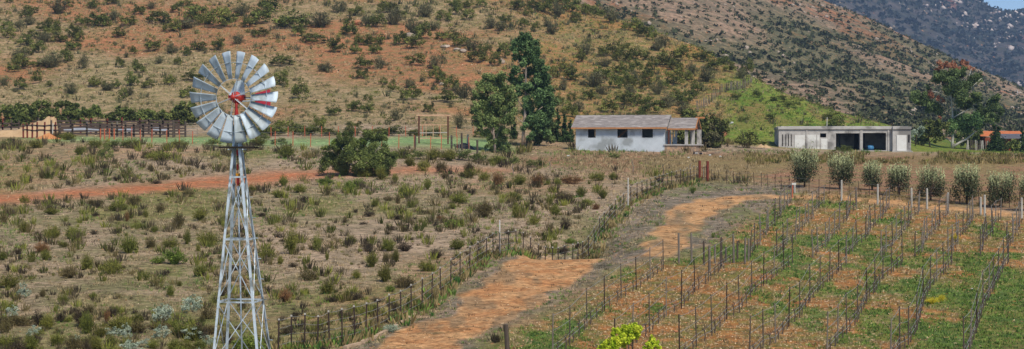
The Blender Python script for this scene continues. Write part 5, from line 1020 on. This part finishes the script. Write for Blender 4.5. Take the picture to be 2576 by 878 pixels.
# boulders, rubble and litter
def boulder(px, y, w, h, label, m_=ROCK, dmin=200, seed=0):
    p, d = G(px, y, dmin); s = d / 4000; g_ = np.random.default_rng(seed + int(px)); v = g_.normal(size=(40, 3)); v /= np.linalg.norm(v, axis=1)[:, None]; v *= g_.uniform(.8, 1.1, (40, 1))
    import bmesh
    bm = bmesh.new(); [bm.verts.new((a[0] * w * s / 2, a[1] * w * s / 2.4, a[2] * h * s / 2 + h * s * .3)) for a in v]; bmesh.ops.convex_hull(bm, input=bm.verts)
    bmesh.ops.delete(bm, geom=[q_ for q_ in bm.verts if not q_.link_faces], context='VERTS'); me = bpy.data.meshes.new('boulder'); bm.to_mesh(me); bm.free(); me.materials.append(m_)
    return tag(link('boulder', me, None, p), label, 'boulder')
OROCK = mat('orange_rock', lin(190, 128, 88), lin(150, 100, 74), 1.5)
for i, (px, y, w, h, lb, mm) in enumerate([(1033, 96, 26, 18, 'grey flat boulder on the hillside right of the wheel', ROCK), (1120, 120, 28, 10, 'long pale rock slab high on the hillside', ROCK), (1150, 128, 22, 10, 'pale rock right of the long slab on the hillside', ROCK), (1262, 160, 18, 18, 'pale upright boulder left of the tall eucalyptus crown', ROCK), (897, 62, 26, 16, 'orange boulder high on the hillside right of the wheel', OROCK), (1112, 214, 16, 9, 'small pale boulder on the hillside left of the bushy tree', ROCK), (1165, 132, 20, 12, 'greyish rock nearest the bare orange patch', ROCK), (1815, 342, 34, 16, 'orange boulder at the foot of the green slope', OROCK), (1826, 310, 10, 6, 'left white stone of the pile on the green slope', WHITE), (1834, 314, 9, 6, 'middle white stone of the pile on the green slope', WHITE), (1841, 311, 9, 7, 'right white stone of the pile on the green slope', WHITE), (2010, 240, 20, 8, 'orange rock at the crest of the green slope', OROCK), (2035, 248, 26, 9, 'long orange rock on the green crest', OROCK)]):
    boulder(px, y, w, h, lb, mm, seed=i)
for i, (px, y, w, lb) in enumerate([(1732, 398, 7, 'white stone in the brown field left of the gravel'), (1786, 392, 8, 'white lump beside the rubble near the porch'), (1812, 395, 7, 'white stone right of the porch rubble'), (1928, 402, 10, 'white stone in the field left of the flat building'), (1430, 394, 9, 'white stone in the field below the house corner'), (2445, 728, 8, 'white stone among the green weeds of the vineyard'), (1700, 836, 12, 'pale stone beside the second vine row'), (1101, 769, 14, 'tan boulder at the road fence'), (1150, 712, 10, 'small tan boulder at the road fence farther up')]):
    boulder(px, y, w, w * .6, lb, WHITE if i < 6 else OROCK, 20, seed=40 + i)
p, d = G(1772, 388); root = empty('rubble_pile', p, 0, 'pile of boards and dark debris in front of the porch', 'pile')
r = random.Random(5)
for k in range(9):
    a = Vector((r.uniform(-1.1, 1.1), r.uniform(-.6, .6), .05 + .05 * k)); an = r.uniform(-.6, .6); e = Vector((math.cos(an), math.sin(an) * .5, r.uniform(-.05, .15))) * r.uniform(.4, 1.0); m = MB(); m.bar(a - e, a + e, .14, .04); m.build('board', (TW, GWOOD, BLK)[k % 3], root)
for k in range(5): m = MB(); m.box((r.uniform(-1, 1), r.uniform(-.3, .3), .12), (.4, .25, .22), Matrix.Rotation(r.uniform(0, 2), 3, 'Z')); m.build('block', (CONC, BLK)[k % 2], root)
# tall grass before the buildings and along the field edge
def band(n, x0, x1, y0, y1, h0, h1, k_, m_, name, label, thr=.42):
    px, y, d, P_ = screen_pts(n, x0, x1, y0, y1, g); k = fbm(px / 50, y / 10, 3) > thr
    stuff(name, [tufts(P_[k], g.uniform(h0, h1, k.sum()) * d[k] / 4000, g, k_, .6, leafk=.6)], m_, label, 'grass')
TG = mat('tall_dry_grass', lin(92, 82, 48), lin(156, 136, 92), 2, tintattr=True)
band(1500, 1880, 2900, 388, 414, 6, 13, 12, TG, 'tall_grass', 'tall dry grass in front of the flat-roofed building')
band(700, 1880, 2900, 390, 412, 6, 12, 12, FM['olive'], 'tall_weeds', 'tall olive weeds in front of the flat-roofed building')
band(900, 1990, 2900, 480, 520, 5, 10, 12, TG, 'verge_grass', 'dry grass under the olive trees')
band(900, 1200, 1900, 384, 440, 5, 11, 9, FM['drygrass'], 'field_grass', 'sparse dry grass over the brown field')
band(500, 1290, 2600, 380, 392, 4, 9, 9, FM['greengrass'], 'yard_grass', 'green grass at the foot of the buildings')
for (a, b, w, h) in [(1010, 398, 60, 30), (1050, 400, 50, 28), (1090, 402, 56, 30), (1130, 404, 60, 30), (1170, 404, 56, 30), (1210, 408, 50, 30), (1250, 412, 50, 28), (1285, 415, 44, 26), (1340, 420, 40, 24), (700, 362, 50, 22), (650, 366, 60, 24), (600, 372, 60, 26), (540, 366, 50, 24), (720, 398, 56, 34), (660, 352, 44, 18), (20, 372, 40, 24), (66, 340, 46, 26), (145, 349, 40, 20), (170, 352, 50, 20), (200, 390, 30, 30), (265, 408, 34, 46), (330, 372, 50, 26), (400, 404, 50, 36), (370, 398, 30, 30), (450, 372, 44, 26), (90, 372, 44, 24), (290, 372, 44, 22), (240, 372, 40, 26), (1540, 398, 30, 14), (2120, 384, 46, 22), (1030, 418, 30, 30), (1065, 430, 34, 32), (1110, 434, 30, 34), (1180, 436, 40, 30)]:
    shrub(random.choice(['oak', 'olive', 'olive', 'grey']) if a < 1500 else 'oak', a, b, w, h, 20)
label_shrubs()
for (px, y, w, h) in [(680,342,56,34),(722,342,54,36),(760,341,50,30),(800,342,54,30),(840,342,50,26),(884,343,44,24),(930,342,50,24),(990,342,54,26),(640,340,50,32),(1210,346,40,26),(600,340,46,30),(1040,342,40,22),(1090,342,44,20),(960,340,40,22),(700,336,40,28),(780,336,40,26)]: shrub('hill', px, y, w, h, 190, 'pasture_shrub', 'hillside')
label_shrubs()
# brick house behind the trees at the right edge
BRICK = mat('red_brick', lin(158, 84, 58), lin(120, 64, 48), 3, contrast=.12); TIN = mat('dull_metal_roof', lin(120, 116, 118), lin(92, 88, 92), 1, rough=.5, metal=.3); TILE = mat('orange_roof', lin(196, 116, 72), lin(168, 96, 60), 2)
d = 238; o = wp(2478, 388, d); s = d / 4000; root = empty('brick_house', o, R(-3), 'low red brick house with orange roof at the right edge behind trees', 'house')
m = MB(); Lh = 8.5; hz = 2.5; wall_with_holes(m, 0, Lh, -.5, hz, [(.5, 1.3, .9, 1.9), (1.8, 2.5, 0, 2.0), (4.5, 5.7, .9, 1.9)], 0, .2); m.bx(0, .2, .2, 5, -.5, hz); m.bx(Lh - .2, Lh, .2, 5, -.5, hz); m.bx(.2, Lh - .2, 4.8, 5, -.5, hz); m.build('wall', BRICK, root)
m = MB(); m.bx(.2, Lh - .2, .2, 4.8, -.5, 0); m.build('floor', INNER, root)
m = MB(); m.add([(1.6, -1.0, 2.3), (Lh + 1, -1.0, 2.3), (Lh + 1, 1.6, 2.95), (1.6, 1.6, 2.95), (1.6, -1.0, 2.42), (Lh + 1, -1.0, 2.42), (Lh + 1, 1.6, 3.07), (1.6, 1.6, 3.07)], [(4, 5, 6, 7), (3, 2, 1, 0), (0, 1, 5, 4), (1, 2, 6, 5), (2, 3, 7, 6), (3, 0, 4, 7)]); m.build('porch_roof', TIN, root)
m = MB(); m.add([(-.3, 1.62, 2.7), (Lh + .4, 1.62, 2.7), (Lh + .4, 4, 3.5), (-.3, 4, 3.5), (-.3, 5.4, 2.9), (Lh + .4, 5.4, 2.9)], [(0, 1, 2, 3), (3, 2, 5, 4)]); m.add([(-.3, 1.62, 2.55), (Lh + .4, 1.62, 2.55), (Lh + .4, 5.4, 2.55), (-.3, 5.4, 2.55)], [(3, 2, 1, 0)]); m.build('roof', TILE, root)
for x in (2.0, 5.0, 8.2): m = MB(); m.bx(x, x + .15, -.9, -.75, -.4, 2.3); m.build('column', WHITE, root)
# white markers on the far hill
def on_hill(px, y):
    i = int(np.argmin(np.abs(P2[:, 0] - px))); S = HY - Z2[i] / D2[i] * 4000; j = int(np.nonzero(S <= y)[0][0]); return Vector((X2[i, j], Y2[i, j], Z2[i, j])), D2[i, j]
for px, y, lb in ((2265, 139, 'lone white marker post high on the far hill'), (2557, 236, 'white marker post on the far hill near the right edge')):
    p, d = on_hill(px, y); m = MB(); m.tube([p - Vector((0, 0, .5)), p + Vector((0, 0, 9 * d / 4000))], .16, 6); tag(m.build('marker_post', WHITE), lb, 'post')
# haze
zb_ = -11.0
hz_ = MB(); hz_.bx(-2600, 3900, -30, 4600, -260, 900)
HM = bpy.data.materials.new('haze_air'); HM.use_nodes = True; N = HM.node_tree.nodes; N.clear(); ou = N.new('ShaderNodeOutputMaterial'); pv = N.new('ShaderNodeVolumePrincipled')
pv.inputs['Color'].default_value = (.48, .68, 1, 1); pv.inputs['Density'].default_value = .00015; pv.inputs['Anisotropy'].default_value = .2; HM.node_tree.links.new(pv.outputs[0], ou.inputs['Volume'])
tag(hz_.build('haze', HM), kind='stuff', label='thin blue haze in the air before the mountain', cat='haze')

fw = []
for a, b in zip(rp[:-1], rp[1:]):
    for k in range(14):
        q_ = a + (b - a) * g.random(); x, y = q_.x + g.normal(0, .35) + .1, q_.y + g.normal(0, .35); fw.append((x, y, zw(x, y)))
fw = np.array(fw); k = g.random(len(fw)) < .5
stuff('fence_weeds', [tufts(fw[k], g.uniform(.12, .5, k.sum()), g, 10, .6, leafk=.8)], TG, 'dry weeds growing along the road fence', 'weeds')
stuff('fence_green_weeds', [tufts(fw[~k], g.uniform(.1, .4, (~k).sum()), g, 10, .7, leafk=1)], FM['greengrass'], 'green weeds growing along the road fence', 'weeds')
px, y, d, P_ = screen_pts(9000, 840, 2640, 455, 890, g); k = (mval(verge, px, d) > .4) & (mval(m_road, px, d) < .3) & (fbm(px / 30, y / 12, 3) > .56)
stuff('verge_weeds', [tufts(P_[k], g.uniform(3, 8, k.sum()) * d[k] / 4000, g, 8, 1.0, leafk=1)], FM['greengrass'], 'low green weeds on the road verges', 'weeds')
px, y, d, P_ = screen_pts(5000, 840, 2640, 455, 890, g); k = (mval(verge, px, d) > .4) & (fbm(px / 25 + 7, y / 10, 3) > .52)
stuff('verge_litter', [tufts(P_[k], g.uniform(2, 6, k.sum()) * d[k] / 4000, g, 8, 1.2, leafk=.7), rocks(P_[k][::3], g.uniform(1.5, 5, len(P_[k][::3])) * d[k][::3] / 4000, g) if False else tufts(P_[k][::3], g.uniform(2, 6, len(P_[k][::3])) * d[k][::3] / 4000, g, 6, 1.0)], FM['dark'], 'dark dead tufts on the verges and the crown of the road', 'litter')

for i, (px, y, w, h, lb) in enumerate([(2345, 764, 44, 20, 'yellow-flowering weed clump beside the green patch in the near vineyard'), (2400, 606, 36, 22, 'small yellow-flowering weed clump in the far vineyard block'), (2368, 758, 34, 20, 'lower yellow-flowering clump right of the largest one'), (1794, 598, 14, 14, 'tiny bright green bush beside the far stretch of road'), (1742, 487, 26, 24, 'bright green bush on the verge near the rusty gate'), (985, 836, 56, 26, 'pale blue-green bush beside the kerb at the road')]):
    p, d = G(px, y); s_ = d / 4000; kd = 'yellow' if i in (0, 1, 2) else ('bright' if i < 5 else 'sage'); g_ = np.random.default_rng(300 + i)
    me = fastmesh('flowering_weed' if kd == 'yellow' else 'bush', *merge([stems(g_, 160, 1, 1, leaves=7, leaf=.05, wid=.006), clumps(g_, 10, 40, 1, .8, .05, .2, 1)]), FM[kd])
    tag(link('flowering_weed' if kd == 'yellow' else 'bush', me, None, p, 0, (w * s_, w * s_, h * s_)), lb, 'weed' if kd == 'yellow' else 'bush')
px, y, d, P_ = screen_pts(700, 1880, 2280, 200, 312, g, 200); k = (np.abs(y - np.interp(px, [1880, 2000, 2220, 2280], [176, 237, 300, 318])) < 16) & (d > 215)
stuff('crest_scrub', [domes(P_[k], g.uniform(12, 26, k.sum()) * d[k] / 4000, g, 50, .16)], FM['hill'], 'dark scrub lining the crest of the green slope', 'scrub')

px, y, d, P_ = screen_pts(26000, -300, 2000, 352, 900, g); k = meadow(px, d) & (fbm(px / 40, y / 16, 4) > .47)
stuff('twig_litter', [tufts(P_[k], g.uniform(1.5, 5, k.sum()) * d[k] / 4000, g, 5, 1.4, leafk=1.0)], FM['dark'], 'dark dead twigs and litter lying over the meadow', 'litter')
px, y, d, P_ = screen_pts(22000, -300, 2300, -30, 345, g, 200); k = (d > 206) & (fbm(px / 40 + 3, y / 14, 4) > .48) & (mval(m_gh, px, d) < .6)
stuff('hillside_litter', [tufts(P_[k], g.uniform(1.5, 5, k.sum()) * d[k] / 4000, g, 5, 1.4, leafk=1.2)], FM['hillgrey'], 'dead twigs and low herbs over the hillside soil', 'litter')
